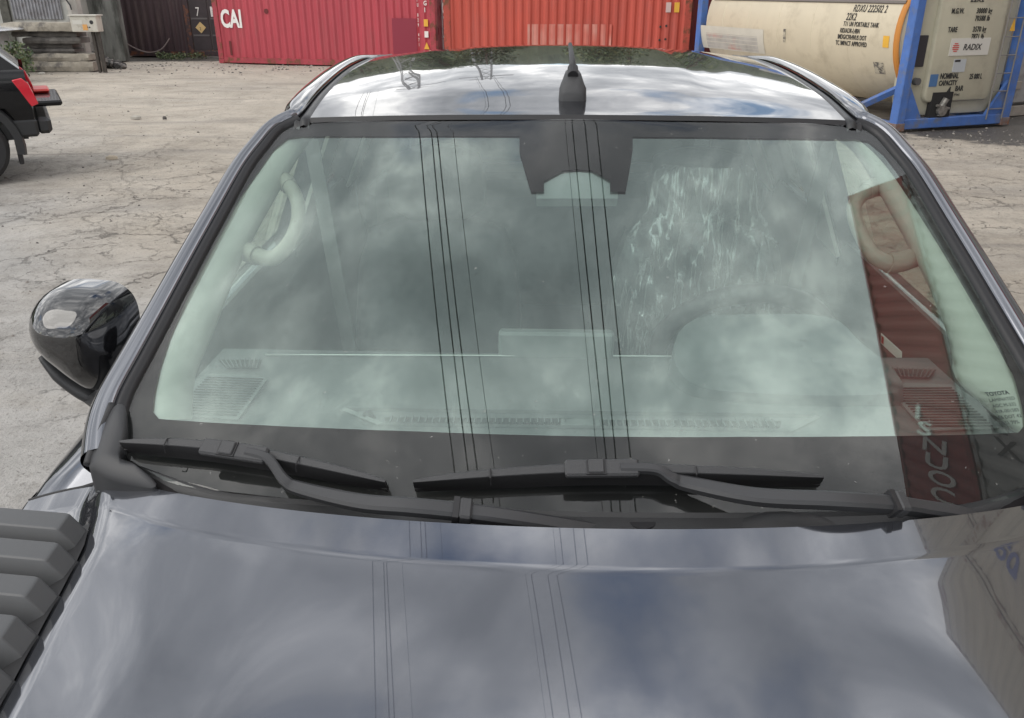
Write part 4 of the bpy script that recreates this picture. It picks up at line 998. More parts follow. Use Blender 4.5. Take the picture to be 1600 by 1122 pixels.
    # seam between bonnet corner and fender
# --- cowl panel between pane and bonnet
def zc(x): return 1.331 - .0 * x * x
COWLP = mat('cowl_plastic', (.030, .031, .033), rough=.5, bump=.2, bscale=500)
def cowlrow(t):
    o_ = []
    for i in range(61):
        x = -.74 + 1.48 * i / 60; zg = 1.333 if abs(x) < .5 else 1.333 + .02 * smoothstep(.5, .75, abs(x)); yg = G(x, zg) + .012
        yb = yE(x) - .03; zb_ = Hz(x, yE(x)) - .035
        prof = [(0, 0), (.06, .006), (.10, .0), (.28, -.004), (.31, -.010), (.55, -.010), (.58, -.004), (.62, -.010), (1.0, -.004)]
        q = interp([(a, b) for a, b in prof], t); o_.append(Vector((x, yg + (yb - yg) * t, zg + .004 + (zb_ - zg) * t + q)))
    return o_
MB().loft([cowlrow(t) for t in (0, .04, .06, .10, .12, .28, .30, .31, .45, .55, .58, .60, .62, .8, 1)]).obj('cowl_panel', COWLP, tk, smooth=40, **TW)
# service hole and wiper hump
c_ = onf(1005, 829, lambda q: (1.330 - q.z)); m = MB(); m.tube([c_ + Vector((0, .015, .006)), c_ + Vector((0, .015, -.02))], .019, 16); m.obj('spindle_cap', RUBBER, tk, **TW)
c_ = onf(1232, 826, lambda q: (1.336 - q.z)); m = MB()
m.grid(lambda u, v: c_ + Vector(((u - .5) * .17, .02 + (v - .5) * .06, -.008 + .018 * math.sin(u * math.pi) * math.sin(v * math.pi))), 14, 8); m.obj('cowl_hump', COWLP, tk, smooth=True, **TW)
# corner trims at the pillar feet
TR = [(178, 634), (196, 636), (199, 680), (193, 712), (199, 735), (240, 750), (236, 763), (178, 752), (150, 738), (139, 728), (152, 690)]
pts = [onf(px, py, lambda q: q.y - G(q.x, q.z) + .012) for px, py in TR]
for sg in (-1, 1):
    P = [Vector((sg * abs(p.x), p.y, p.z)) for p in pts]; c_ = sum(P, Vector()) / len(P) + Vector((0, -.008, .012))
    Q = cr(P, 3, True); m = MB(); m.loft([[p for p in Q], [p + (c_ - p) * .10 + Vector((0, -.002, .005)) for p in Q], [p + (c_ - p) * .5 + Vector((0, -.003, .005)) for p in Q]], closed=True)
    n = len(Q); m.f.append(tuple(2 * n + i for i in range(n))); m.mi.append(0); m.loft([[p + Vector((0, .0, -.05)) for p in Q], [p for p in Q]], closed=True)
    m.obj('corner_trim', mat('corner_plastic', (.036, .037, .040), rough=.5), tk, smooth=True, **TW)
    e = MB(); el = [pts[0], pts[10], pts[9]]; e.tube(cr([Vector((sg * abs(p.x), p.y, p.z)) + Vector((sg * .001, 0, .002)) for p in el], 5), .0075, 8); e.obj('edge_seal', RUBBER, tk, smooth=True, **TW)
    # seam lines of pillar foot and bonnet corner
    e = MB(); e.tube([Vector((sg * x, yE(.778) + .002, Hz(min(x, .893), yE(.778)) - .0005)) for x in (.775, .80, .83, .86, .88, .893)], .0026, 6); e.obj('panel_seam', RUBBER, tk, **TW)

# --- wipers
def wiper(blade, conn, arm, sgn, endw):
    # blade: three survey points on the pane (heel, middle, tip)
    P = cr([gpt(*b, 0.030) for b in blade], 10); n = len(P); m = MB(); rows = []; rub = []
    for i, p in enumerate(P):
        s = i / (n - 1); e = min(1, (math.sin(math.pi * min(max(s, .0), 1)) ** .45)); nn_ = gn(p.x, min(1.77, p.z)); t = (P[min(n-1, i+1)] - P[max(0, i-1)]).normalized(); a = t.cross(nn_).normalized()
        if a.y < 0: a = -a          # towards the pane's upper edge
        wd = .0115 * max(.25, e); th = .012 * max(.3, e)
        rows.append([p - a * wd * 1.0 - nn_ * .019, p - a * wd * .75 - nn_ * .004, p - a * wd * .30 + nn_ * th * .55, p - a * wd * .22 + nn_ * th * .68, p + a * wd * .6 + nn_ * th * .95, p + a * wd + nn_ * th * .5, p + a * wd * .6 - nn_ * .016])
        q = p - nn_ * .028; rub.append([q - a * .002, q + nn_ * .014 - a * .004, q + nn_ * .014 + a * .004, q + a * .002])
    m.loft(rows, closed=True, cap=True); m.mi = [1 if (k % 7) in (0, 1, 5, 6) or k >= 7 * (n - 1) else 0 for k in range(len(m.f))]  # front and underside faces darker: black rubber with shade painted in
    o = m.obj('wiper_blade', [GREYP, mat('blade_black', (.012, .012, .013), rough=.5)], tk, smooth=40, **TW)
    MB().loft(rub, closed=True, cap=True).obj('rubber_lip', RUBBER, o, **TW)
    for s in (.26, .74):
        p = P[int(s * (n - 1))]; nn_ = gn(p.x, p.z); t = (P[int(s * (n-1)) + 1] - p).normalized(); a = t.cross(nn_).normalized()
        g = MB(); g.tube([p - a * .0125, p - a * .006 + nn_ * .0105, p + a * .007 + nn_ * .0115, p + a * .0125], .0012, 4); g.obj('joint_line', RUBBER, o, **TW)
    p = gpt(*conn, .044); nn_ = gn(p.x, p.z); t = (P[int(.55 * n)] - P[int(.45 * n)]).normalized(); a = t.cross(nn_).normalized()
    Mx = Matrix((( t.x, a.x, nn_.x, p.x), (t.y, a.y, nn_.y, p.y), (t.z, a.z, nn_.z, p.z), (0, 0, 0, 1)))
    c = MB(); c.box((-.055, -.013, -.010), (.05, .013, .0015), M=Mx, ch=.003); c.box((-.022, -.0105, .0), (.0, .0105, .006), M=Mx, ch=.0015); co = c.obj('connector', GREYP, o, smooth=30, **TW)
    c = MB(); c.box((-.0245, -.012, .0005), (.0025, .012, .003), M=Mx); c.obj('clip', RUBBER, co, **TW)
    Q = cr([gpt(px, py, h_) if py < 790 else onf(px, py, lambda q: (1.352 + hh - q.z)) for (px, py, h_, hh) in arm[:-2]] , 6)
    Q2 = [gpt(px, py, h_) if hh is None else onf(px, py, lambda q, H_=hh: (H_ - q.z)) for (px, py, h_, hh) in arm]
    Q = cr(Q2, 8); w_ = [.0068 + .0048 * smoothstep(.12, .5, i / (len(Q) - 1)) for i in range(len(Q))]
    r_ = []
    for i, p in enumerate(Q):
        t = (Q[min(len(Q)-1, i+1)] - Q[max(0, i-1)]).normalized(); a = t.cross(Vector((0, -.45, .89))).normalized(); b = a.cross(t).normalized()
        if b.z < 0: b = -b
        h_ = .0055 + .0025 * smoothstep(.2, .6, i / (len(Q) - 1))
        r_.append([p - a * w_[i] - b * h_, p - a * w_[i] + b * h_ * .5, p - a * w_[i] * .6 + b * h_, p + a * w_[i] * .6 + b * h_, p + a * w_[i] + b * h_ * .5, p + a * w_[i] - b * h_])
    ao_ = MB().loft(r_, closed=True, cap=True).obj('wiper_arm', mat('arm_paint', (.036, .037, .040), rough=.45), tk, smooth=28, **TW)
    j = Q[endw]; t = (Q[endw + 1] - Q[endw - 1]).normalized(); a = t.cross(Vector((0, -.45, .89))).normalized(); b = a.cross(t).normalized(); b = b if b.z > 0 else -b
    Mx = Matrix(((t.x, a.x, b.x, j.x), (t.y, a.y, b.y, j.y), (t.z, a.z, b.z, j.z), (0, 0, 0, 1)))
    k = MB(); k.box((-.004, -.016, -.011), (.004, .016, .0115), M=Mx); k.obj('hinge_gap', RUBBER, ao_, **TW)
    k = MB(); k.box((.004, -.0155, -.012), (.022, .0155, .013), M=Mx, ch=.003); k.obj('hinge_knuckle', GREYP, ao_, smooth=30, **TW)
wiper([(203, 707), (380, 722), (608, 768)], (383, 725), [(400, 727, .042, None), (432, 737, .042, None), (455, 766, .034, None), (478, 777, .03, None), (560, 784, .02, 1.372), (640, 791, .02, 1.378), (712, 798, .02, 1.372), (790, 808, .02, 1.360), (880, 822, .02, 1.338), (930, 830, .02, 1.325)], -1, 48)
wiper([(650, 768), (930, 752), (1276, 761)], (940, 751), [(965, 751, .042, None), (1018, 753, .042, None), (1045, 764, .036, None), (1070, 770, .032, None), (1180, 775, .02, 1.385), (1300, 781, .02, 1.392), (1392, 787, .02, 1.378), (1450, 795, .02, 1.352), (1520, 806, .02, 1.325)], 1, 48)

# --- wing mirrors
def mirror_px():
    return [(56, 492), (62, 470), (80, 453), (105, 447), (135, 448), (165, 452), (187, 466), (199, 486), (204, 515), (203, 548), (196, 577), (180, 598), (164, 604), (140, 590), (112, 568), (84, 545), (64, 520)]
MY = 1.72
for sg in (-1, 1):
    ol = cr([ony(px, py, MY) for px, py in mirror_px()], 4, True); cxm = ony(138, 520, MY)
    mo_ = .06 if sg > 0 else 0; ol = [Vector((sg * abs(p.x) + mo_, p.y, p.z)) for p in ol]; cm_ = Vector((sg * abs(cxm.x) + mo_, cxm.y, cxm.z))
    m = MB(); rows = [[p + Vector((0, .05, 0)) for p in ol]]
    for s in (1, .985, .95, .88, .78, .64, .48, .3, .12):
        hgt = .115 * (1 - s ** 2.6) ** .6
        rows.append([cm_ + (p - cm_) * s + Vector((0, -hgt, .012 * (1 - s))) for p in ol])
    m.loft(rows, closed=True); n = len(ol); m.f.append(tuple((len(rows)-1) * n + i for i in range(n))); m.mi.append(0)
    mo = m.obj('wing_mirror', GLOSSB, tk, smooth=True, **TW)
    g = MB(); g.loft([[cm_ + (p - cm_) * s + Vector((0, .05, 0)) for p in ol] for s in (1, .93)], closed=True); g.obj('mirror_rim', BLACKP, mo, **TW)
    g = MB(); q = [cm_ + (p - cm_) * .93 + Vector((0, .046, 0)) for p in ol]; g.add(q, [tuple(range(len(q)))]); g.obj('mirror_glass', CHROME, mo, **TW)
    low = [(64, 556), (94, 584), (124, 605), (152, 620), (186, 640)]
    lp = [ony(px, py, MY + .0) for px, py in low]; lp = [Vector((sg * abs(p.x) + mo_, p.y, p.z)) for p in lp]
    g = MB(); rr_ = [.012, .028, .034, .034, .03]
    g.tube(cr(lp, 4), [interp([(0, .010), (.25, .026), (.6, .032), (1, .030)], i / 16) for i in range(17)], 10, flat=.62); g.obj('mirror_foot', BLACKP, mo, smooth=True, **TW)
    g = MB(); g.tube([lp[3], Vector((sg * .88, 1.62, 1.17))], .035, 8, flat=.6); g.obj('mirror_arm', BLACKP, mo, smooth=True, **TW)

# ------------------------------------------------------------------ cab openings
def belt(y): return 1.335 + .03 * (y - 1.4)
for sg in (-1, 1):
    # shoulder: outer sill, inner sill, inner door panel
    rows = [[Vector((sg * x, y, belt(y) + dz)) for x, dz in ((.90, -.10), (.875, -.03), (.85, -.002), (.80, .004))] for y in (1.28, 1.6, 2.0, 2.4, 2.8, 3.2)]
    MB().loft(rows).obj('window_sill', PAINT, tk, smooth=True, **TW)
    rows = [[Vector((sg * x, y, belt(y) + dz)) for x, dz in ((.80, .004), (.797, .010), (.786, .010), (.78, .0), (.772, -.02), (.76, -.12), (.74, -.2), (.745, -.5), (.72, -.55), (.70, -.8))] for y in (1.30, 1.5, 1.8, 2.2, 2.6, 3.1)]
    dp = MB().loft(rows).obj('door_panel', mat('door_card', (.07, .065, .06), rough=.6, bump=.2, bscale=200), tk, smooth=40, **TW)
    # side panes
    def sidepane(y0, y1, name):
        m = MB(); m.grid(lambda u, v: Vector((sg * (.815 - .155 * v - .0 * u), y0 + (y1 - y0) * u + (0), belt(y0 + (y1 - y0) * u) + v * (1.715 + .02 * smoothstep(1.8, 2.6, y0 + (y1 - y0) * u) - belt(y0 + (y1 - y0) * u)))), 8, 6); return m.obj(name, SGLASS if name == 'front_side_window' else TINT, tk, smooth=True, **TW)
    m = MB(); rows = []
    for i in range(9):
        v = i / 8; z = belt(1.3) + v * (1.705 - 1.325); yl = interp([(1.34, 1.38), (1.40, 1.42), (1.46, 1.49), (1.58, 1.62), (1.69, 1.75), (1.72, 1.84)], z)
        rows.append([Vector((sg * (.815 - .155 * v), yl + (2.30 - yl) * u, z)) for u in (0, .25, .5, .75, 1)])
    m.loft(rows); m.obj('front_side_window', SGLASS, tk, smooth=True, **TW)
    sidepane(2.40, 3.02, 'rear_side_window')
    for (y0, y1, nm) in ((2.27, 2.42, 'b_pillar'), (3.0, 3.2, 'c_pillar')):
        rows = [[Vector((sg * (.825 - .155 * v + dx), y, belt(y) - .3 * (v == 0) + v * (1.74 - belt(y)))) for dx, y in ((0, y0), (0, y1), (-.05, y1), (-.055, y0 + .01))] for v in (0, .02, .35, .7, 1)]
        MB().loft(rows, closed=True).obj(nm, BLACKP, tk, **TW)
        rows = [[Vector((sg * (.765 - .155 * v), y, belt(y) - .02 + v * (1.74 - belt(y)))) for y in (y0 - .015, (y0+y1)/2, y1 + .015)] for v in (0, .35, .7, 1)]
        MB().loft(rows).obj('pillar_trim', PILL, tk, thick=.01, **TW)
    # seat belt
    m = MB(); m.loft([[Vector((sg * (.60 + .05 * t), 2.22 - .02 * t, 1.66 - .62 * (1 - t))), Vector((sg * (.645 + .05 * t), 2.24 - .02 * t, 1.66 - .62 * (1 - t)))] for t in (0, .5, 1)]); m.obj('seat_belt', mat('webbing', (.10, .10, .10), rough=.7), tk, thick=.002, **TW)
# headliner, rear wall with window
m = MB(); m.grid(lambda u, v: roof(u * 2 - 1, .04 + v * .92) * 1.0 + Vector((0, 0, -.045)), 12, 12); m.obj('headliner', HEADL, tk, smooth=True, **TW)
m = MB(); yb0, yb1 = 3.16, 3.2
m.box((-.78, yb0, .6), (.78, yb1, 1.42)); m.box((-.70, yb0, 1.70), (.70, yb1, 1.80)); m.box((-.78, yb0, 1.42), (-.56, yb1, 1.70)); m.box((.56, yb0, 1.42), (.78, yb1, 1.70)); m.obj('rear_wall', BLACKP, tk, **TW)
m = MB(); m.box((-.56, 3.175, 1.42), (.56, 3.18, 1.70)); m.obj('rear_window', TINT, tk, **TW)
m = MB(); m.box((-.78, 1.0, .62), (.78, 3.16, .66)); m.obj('cab_floor', mat('carpet', (.025, .025, .026), rough=.95), tk, **TW)
# inner A-pillar trims with grab handles
outer = [(474, 205), (440, 214), (410, 240), (368, 300), (312, 398), (262, 505), (242, 560), (234, 610), (232, 655)]
inner = [(520, 205), (492, 212), (462, 254), (436, 300), (382, 400), (345, 490), (325, 540), (305, 590), (300, 655)]
o2 = [(1322, 205), (1348, 214), (1378, 240), (1412, 284), (1480, 390), (1545, 500), (1578, 560), (1605, 610), (1606, 676)]
i2 = [(1275, 205), (1300, 214), (1330, 235), (1362, 282), (1440, 425), (1480, 520), (1492, 570), (1500, 600), (1585, 675)]
for A_, B_, sg in ((outer, inner, -1), (o2, i2, 1)):
    ra = [gpt(*q, -.012) for q in A_]; rb = []
    for a, b in zip(ra, B_):
        p = gpt(*b); rb.append(p + (p - CAM).normalized() * .085)
    ra = cr(ra, 4); rb = cr(rb, 4)
    rows = [[a, a + (b - a) * .2 + Vector((-sg * .004, -.010, .008)), a + (b - a) * .75 + Vector((-sg * .008, -.016, .010)), b + (a - b) * .06 + Vector((-sg * .004, -.008, .004)), b, b + Vector((sg * .02, .05, -.01))] for a, b in zip(ra, rb)]
    pt = MB().loft(rows).obj('a_pillar_trim', PILL, tk, smooth=True, **TW)
    if sg < 0: hpx = [(418, 268, .10), (445, 284, .085), (464, 312, .075), (464, 350, .075), (447, 386, .075), (423, 404, .08), (392, 396, .085), (372, 386, .11)]
    else: hpx = [(1392, 292, .10), (1362, 294, .085), (1337, 316, .075), (1336, 343, .075), (1350, 376, .075), (1370, 403, .08), (1398, 411, .085), (1440, 398, .11)]
    hp_ = []
    for px, py, dd in hpx:
        p = gpt(px, py); hp_.append(p + (p - CAM).normalized() * dd)
    hq = cr(hp_, 6); m = MB(); nq = len(hq)
    m.tube(hq, [.0128 + .003 * abs(i / (nq - 1) - .5) * 2 for i in range(nq)], 12, flat=1.1); gh = m.obj('grab_handle', HANDLE, tk, smooth=True, **TW)
    for q in (hq[:9], hq[-9:]):
        m = MB(); m.tube(q, [.0185 if i < 8 else .0165 for i in range(9)], 14, flat=1.05); m.obj('end_cap', HANDLE, gh, smooth=40, **TW)

# ------------------------------------------------------------------ dashboard
DZ = 1.318
def dz_(px, py, z=DZ): return onz(px, py, z)
ys_ = [1.02, 1.06, 1.12, 1.25, 1.4, 1.52, 1.60, 1.625, 1.63, 1.64]
def dash(u, v):
    x = (u * 2 - 1) * .745; y = 1.035 + .05 * x * x + (1.615 - .04 * abs(x) ** 2 - 1.035) * min(1, v / .82)
    z = DZ - .004 + .004 * math.sin(min(1, v / .82) * math.pi); 
    if v > .82: q = (v - .82) / .18; z -= .20 * q; y += .012 * math.sin(q * math.pi) + .02 * q
    return Vector((x, y, z))
MB().grid(dash, 40, 44).obj('dashboard', DASH, tk, smooth=45, **TW)
m = MB(); q = [dz_(px, 554 + (px - 400) * .004, DZ + .001) for px in range(415, 1060, 20)]; m.tube(q, .0016, 5); m.obj('dash_edge_trim', mat('trim_line', (.55, .56, .55), rough=.3, metal=.5), tk, **TW)
m = MB(); m.box((-.74, 1.64, 1.02), (.745, 1.70, 1.14), ch=.02); m.box((-.74, 1.61, .75), (.745, 1.66, 1.05)); m.obj('dash_lower', DASH, tk, **TW)
# defroster strip
P = [dz_(530, 640), dz_(1285, 650), dz_(1265, 672), dz_(592, 664)]
zf = DZ + .0035
a0, a1, b1_, b0_ = onz(532, 640, zf), onz(1284, 651, zf), onz(1238, 674, zf), onz(590, 664, zf)
m = MB(); fr_ = [a0, a1, b1_, b0_]; c_ = sum(fr_, Vector()) / 4
m.loft([[p for p in fr_], [p + (c_ - p).normalized() * .010 + Vector((0, 0, .005)) for p in fr_], [p + (c_ - p).normalized() * .016 - Vector((0, 0, .002)) for p in fr_]], closed=True)
m.obj('defroster_frame', mat('dash_light', (.13, .14, .14), rough=.5), tk, **TW)
for (xa, xb, ya, yb) in ((600, 893, 651, 662), (920, 1222, 655, 668)):
    p1, p2, p3, p4 = onz(xa, ya, zf), onz(xb, ya + 2, zf), onz(xb - 4, yb + 1, zf), onz(xa + 4, yb, zf)
    s = MB(); s.add([p1 + Vector((0, 0, -.001)), p2 + Vector((0, 0, -.001)), p3 + Vector((0, 0, -.001)), p4 + Vector((0, 0, -.001))], [(0, 1, 2, 3)]); so_ = s.obj('defroster_slot', mat('slot', (.02, .022, .022), rough=.8), tk, **TW)
    f = MB()
    for k in range(26):
        t = (k + .5) / 26; a = p1 + (p2 - p1) * t; b = p4 + (p3 - p4) * t; f.box((-.0012, 0, 0), (.0012, (a - b).length, .004), M=Matrix.Translation(b) @ Matrix.Rotation(0, 4, 'Z'))
    f.obj('slot_fins', DASH, so_, kind='stuff', **TW)
m = MB(); c_ = onz(575, 650, zf); m.tube([c_ - Vector((0, 0, .004)), c_ + Vector((0, 0, .006))], [.013, .009], 14); m.obj('sun_sensor', mat('slot', (.02,.02,.02)), tk, smooth=40, **TW)
m = MB(); c_ = onz(907, 662, zf); m.box((-.035, -.012, -.002), (.035, .012, .004), M=Matrix.Translation(c_), ch=.002); m.obj('centre_clip', mat('dash_light', (.1,.1,.1)), tk, **TW)
# side vents and speaker grilles, both ends
for sg in (-1, 1):
    def mz(px, py, z): p = onz(px, py, z); return Vector((sg * abs(p.x), p.y, p.z))
    pts_ = [mz(340, 562, zf), mz(410, 562, zf), mz(404, 575, zf), mz(352, 575, zf)]
    m = MB(); m.add(pts_, [(0, 1, 2, 3)]); o = m.obj('side_vent', mat('slot', (.02,.02,.02)), tk, **TW)
    m = MB()
    for k in range(9):
        t = (k + .5) / 9; a = pts_[0].lerp(pts_[1], t); b = pts_[3].lerp(pts_[2], t); m.tube([a + Vector((0, 0, .002)), b + Vector((0, 0, .002))], .0014, 4)
    m.obj('vent_fins', DASH, o, kind='stuff', **TW)
    gp_ = [mz(322, 586, DZ + .002), mz(392, 586, DZ + .002), mz(418, 594, DZ + .002), mz(372, 658, DZ + .002), mz(262, 650, DZ + .002), mz(285, 610, DZ + .002)]
    m = MB(); m.prism(gp_ if sg < 0 else gp_[::-1], (0, 0, .003)); o = m.obj('speaker_grille', mat('dash_light', (.1,.1,.1)), tk, **TW)
    m = MB()
    for k in range(15):
        t = (k + .5) / 15; a = gp_[0].lerp(gp_[4], t) * .93 + gp_[3] * .07; b = gp_[2].lerp(gp_[3], t) * .95 + gp_[0] * .05
        m.tube([a + Vector((0, 0, .004)), b + Vector((0, 0, .004))], .0016, 4)
    m.obj('grille_slats', mat('slot', (.02,.02,.02)), o, kind='stuff', **TW)
# instrument hood
top = [onz(1088, 498, 1.405), onz(1140, 492, 1.41), onz(1290, 494, 1.41), onz(1345, 535, 1.395), onz(1398, 580, 1.375), onz(1402, 612, 1.345), onz(1300, 618, 1.338), onz(1180, 614, 1.338), onz(1092, 604, 1.338), onz(1056, 570, 1.35), onz(1058, 525, 1.385)]
Q = cr(top, 4, True); c_ = sum(Q, Vector()) / len(Q) + Vector((0, 0, .006)); n = len(Q); m = MB()
m.loft([[Vector((p.x, p.y, DZ - .01)) + (p - c_) * .05 for p in Q], [p + (p - c_) * .01 - Vector((0, 0, .006)) for p in Q], [p for p in Q], [p + (c_ - p) * .3 + Vector((0, 0, .003)) for p in Q], [p + (c_ - p) * .7 + Vector((0, 0, .004)) for p in Q]], closed=True)
m.f.append(tuple(4 * n + i for i in range(n))); m.mi.append(0); m.obj('instrument_hood', mat('hood_plastic', (.085, .095, .097), rough=.5, bump=.05, bscale=250), tk, smooth=40, **TW)
# screen
m = MB(); sc0 = ony(779, 517, 1.60); sc1 = ony(958, 559, 1.60); m.box((sc0.x, 1.59, sc1.z - .02), (sc1.x, 1.62, sc0.z), ch=.006); o = m.obj('centre_screen', mat('screen_back', (.15, .165, .165), rough=.4), tk, smooth=30, **TW)
# steering wheel
SWC = Vector((.40, 1.79, 1.262)); ax = Vector((0, .86, .50)).normalized(); U_ = Vector((1, 0, 0)); V_ = ax.cross(U_).normalized()
m = MB(); n = 48; rr0 = .19; rws = []
for i in range(n):
    a = 2 * math.pi * i / n; c_ = SWC + (U_ * math.cos(a) + V_ * math.sin(a)) * rr0; rd = (U_ * math.cos(a) + V_ * math.sin(a))
    rws.append([c_ + rd * math.cos(b * math.pi / 6) * .023 + ax * math.sin(b * math.pi / 6) * .022 for b in range(12)])
rws.append(rws[0]); m.loft(rws, closed=True); m.obj('steering_wheel', mat('wheel_leather', (.012, .012, .014), rough=.5), tk, smooth=True, **TW)
m = MB(); m.tube([SWC + ax * -.02, SWC + ax * .05], [.075, .085], 20); 
for a in (R(0), R(180), R(270)): m.tube([SWC + ax * .02, SWC + (U_ * math.cos(a) + V_ * math.sin(a)) * .18], .017, 8)
m.obj('steering_hub', BLACKP, tk, smooth=40, **TW)
m = MB(); m.tube([SWC + ax * -.03, SWC + Vector((0, -.25, -.12))], .05, 12); m.obj('steering_column', BLACKP, tk, **TW)
# seats
def seat(cx, name, y=2.30):
    def se(w_, d_, z, yc, n=20): return [Vector((cx + w_ * math.copysign(abs(math.cos(a)) ** .5, math.cos(a)), yc + d_ * math.copysign(abs(math.sin(a)) ** .6, math.sin(a)), z)) for a in [2*math.pi*i/n for i in range(n)]]
    rows = [se(.24, .07, .82, y - .02), se(.25, .085, .95, y), se(.25, .09, 1.12, y + .04), se(.235, .08, 1.28, y + .075), se(.20, .065, 1.37, y + .09), se(.12, .04, 1.40, y + .095)]
    o = MB().loft(rows, closed=True, cap=True).obj(name, SEATM, tk, smooth=True, **TW)
    rows = [se(.09, .035, 1.405, y + .10), se(.14, .055, 1.44, y + .10), se(.145, .06, 1.52, y + .11), se(.125, .05, 1.585, y + .115), se(.06, .03, 1.605, y + .12)]
    MB().loft(rows, closed=True, cap=True).obj('headrest', SEATM, o, smooth=True, **TW)
    rows = [[Vector((cx + w_, yy, z)) for yy, z in ((y - .52, .66), (y - .55, .76), (y - .50, .815), (y - .2, .81), (y, .80), (y + .05, .66))] for w_ in (-.25, -.22, -.1, .1, .22, .25)]
    MB().loft(rows, cap=True).obj('cushion', SEATM, o, smooth=True, **TW)
seat(-.37, 'passenger_seat'); seat(.38, 'driver_seat')
m = MB(); m.box((-.70, 2.90, .66), (.70, 3.14, 1.40), ch=.05); m.box((-.70, 2.6, .66), (.70, 3.0, .95), ch=.05); m.obj('rear_bench', SEATM, tk, **TW)
m = MB(); m.box((-.09, 1.75, .66), (.09, 2.35, 1.0), ch=.03); m.obj('centre_console', BLACKP, tk, **TW)
# clear plastic wrap over the driver's seat
wm = bpy.data.materials.new('crinkled_film'); wm.use_nodes = True; n_ = wm.node_tree; n_.nodes.clear(); A = n_.nodes.new; K = n_.links.new
o_ = A('ShaderNodeOutputMaterial'); tr = A('ShaderNodeBsdfTransparent'); gl = A('ShaderNodeBsdfGlossy'); gl.inputs[1].default_value = .18; df = A('ShaderNodeBsdfDiffuse'); df.inputs[0].default_value = (.85, .87, .88, 1)
mx1 = A('ShaderNodeMixShader'); mx2 = A('ShaderNodeMixShader'); mx1.inputs[0].default_value = .35; K(gl.outputs[0], mx1.inputs[1]); K(df.outputs[0], mx1.inputs[2])
tcn = A('ShaderNodeTexCoord'); mp = A('ShaderNodeMapping'); mp.inputs['Scale'].default_value = (34, 34, 4); mp.inputs['Rotation'].default_value = (0, R(-24), 0); K(tcn.outputs['Object'], mp.inputs[0])
q = A('ShaderNodeTexNoise'); q.inputs['Scale'].default_value = 1.0; q.inputs['Detail'].default_value = 5; q.inputs['Distortion'].default_value = .45; K(mp.outputs[0], q.inputs[0])
wv = A('ShaderNodeMath'); wv.operation = 'SUBTRACT'; K(q.outputs[0], wv.inputs[0]); wv.inputs[1].default_value = .5; ab_ = A('ShaderNodeMath'); ab_.operation = 'ABSOLUTE'; K(wv.outputs[0], ab_.inputs[0])
rp_ = A('ShaderNodeValToRGB'); K(ab_.outputs[0], rp_.inputs[0]); e = rp_.color_ramp.elements; e[0].position = 0; e[0].color = (.85, .85, .85, 1); e[1].position = .045; e[1].color = (.17, .17, .17, 1)
bp = A('ShaderNodeBump'); bp.inputs['Strength'].default_value = 1; bp.inputs['Distance'].default_value = .02; K(q.outputs[0], bp.inputs['Height']); K(bp.outputs[0], gl.inputs['Normal'])
K(rp_.outputs[0], mx2.inputs[0]); K(tr.outputs[0], mx2.inputs[1]); K(mx1.outputs[0], mx2.inputs[2]); K(mx2.outputs[0], o_.inputs[0])
rnd = random.Random(4)
def wrapf(u, v):
    z = .98 + v * .60; y = 2.205 + .10 * (z - .95) ; w_ = interp([(.98, .24), (1.25, .245), (1.38, .21), (1.46, .155), (1.56, .14), (1.59, .10)], z)
    x = .385 + (u * 2 - 1) * w_; k = noise.noise(Vector((x * 14 + z * 6, z * 5, 2))) * .018 + noise.noise(Vector((x * 40 + z * 22, z * 14, 5))) * .006
    return Vector((x, y + .05 * (abs(u * 2 - 1)) ** 3 + k, z))
m = MB(); m.grid(wrapf, 70, 80); wo = m.obj('plastic_seat_cover', wm, smooth=True); tag(wo, "crinkled clear plastic film pulled over the driver's seat behind the steering wheel", 'seat cover')
# label on the driver's door, decal on the pane
a = onx(1376, 536, .70); b = onx(1408, 566, .70); t = (b - a); t.normalize(); u_ = Vector((0, .35, .94))
m = MB(); L_ = (b - a).length; m.add([a, a + t * L_, a + t * L_ + u_ * .022, a + u_ * .022], [(0, 1, 2, 3)])
so_ = m.obj('warning_label', mat('label_white', (.8, .8, .77), rough=.5), tk, thick=.001, **TW)
m = MB(); m.add([a + t * .004 + u_ * .003 - Vector((.001, .001, 0)), a + t * .018 + u_ * .003 - Vector((.001, .001, 0)), a + t * .018 + u_ * .019 - Vector((.001, .001, 0)), a + t * .004 + u_ * .019 - Vector((.001, .001, 0))], [(0, 1, 2, 3)]); m.obj('red_mark', REDL, so_, **TW)
g0 = gpt(1541, 618, .0015); rt = (gat(.72, g0.z) - gat(.66, g0.z)).normalized(); up_ = gn(g0.x, g0.z).cross(rt).normalized()
for k, s_ in enumerate(('TOYOTA', 'LAMINATED', 'AGC M-332', '43R-001583', 'E6 DOT 42', 'AS1 70%')):
    p = gpt(1541 + k * 5, 620 + k * 9, .0015); letters(s_, .0085 if k else .010, mat('decal_dark', (.03, .04, .04), rough=.7), tk, p, right=rt, up=up_, bold=.0004 if not k else 0, thick=.0001, name='glass_print', world=True)

# ================================================================== BLACK PICKUP at the left edge
BP = mat('black_paint', (.006, .006, .007), rough=.2, coat=.6, coat_ior=1.35, spec=.2)
whl = onz(-34, 290, 0); ang = R(31)
bk = thing('parked_pickup', 'black pickup with lowered tailgate and red tail lights, cut by the left edge', 'pickup truck', (whl.x, whl.y, 0), ang)
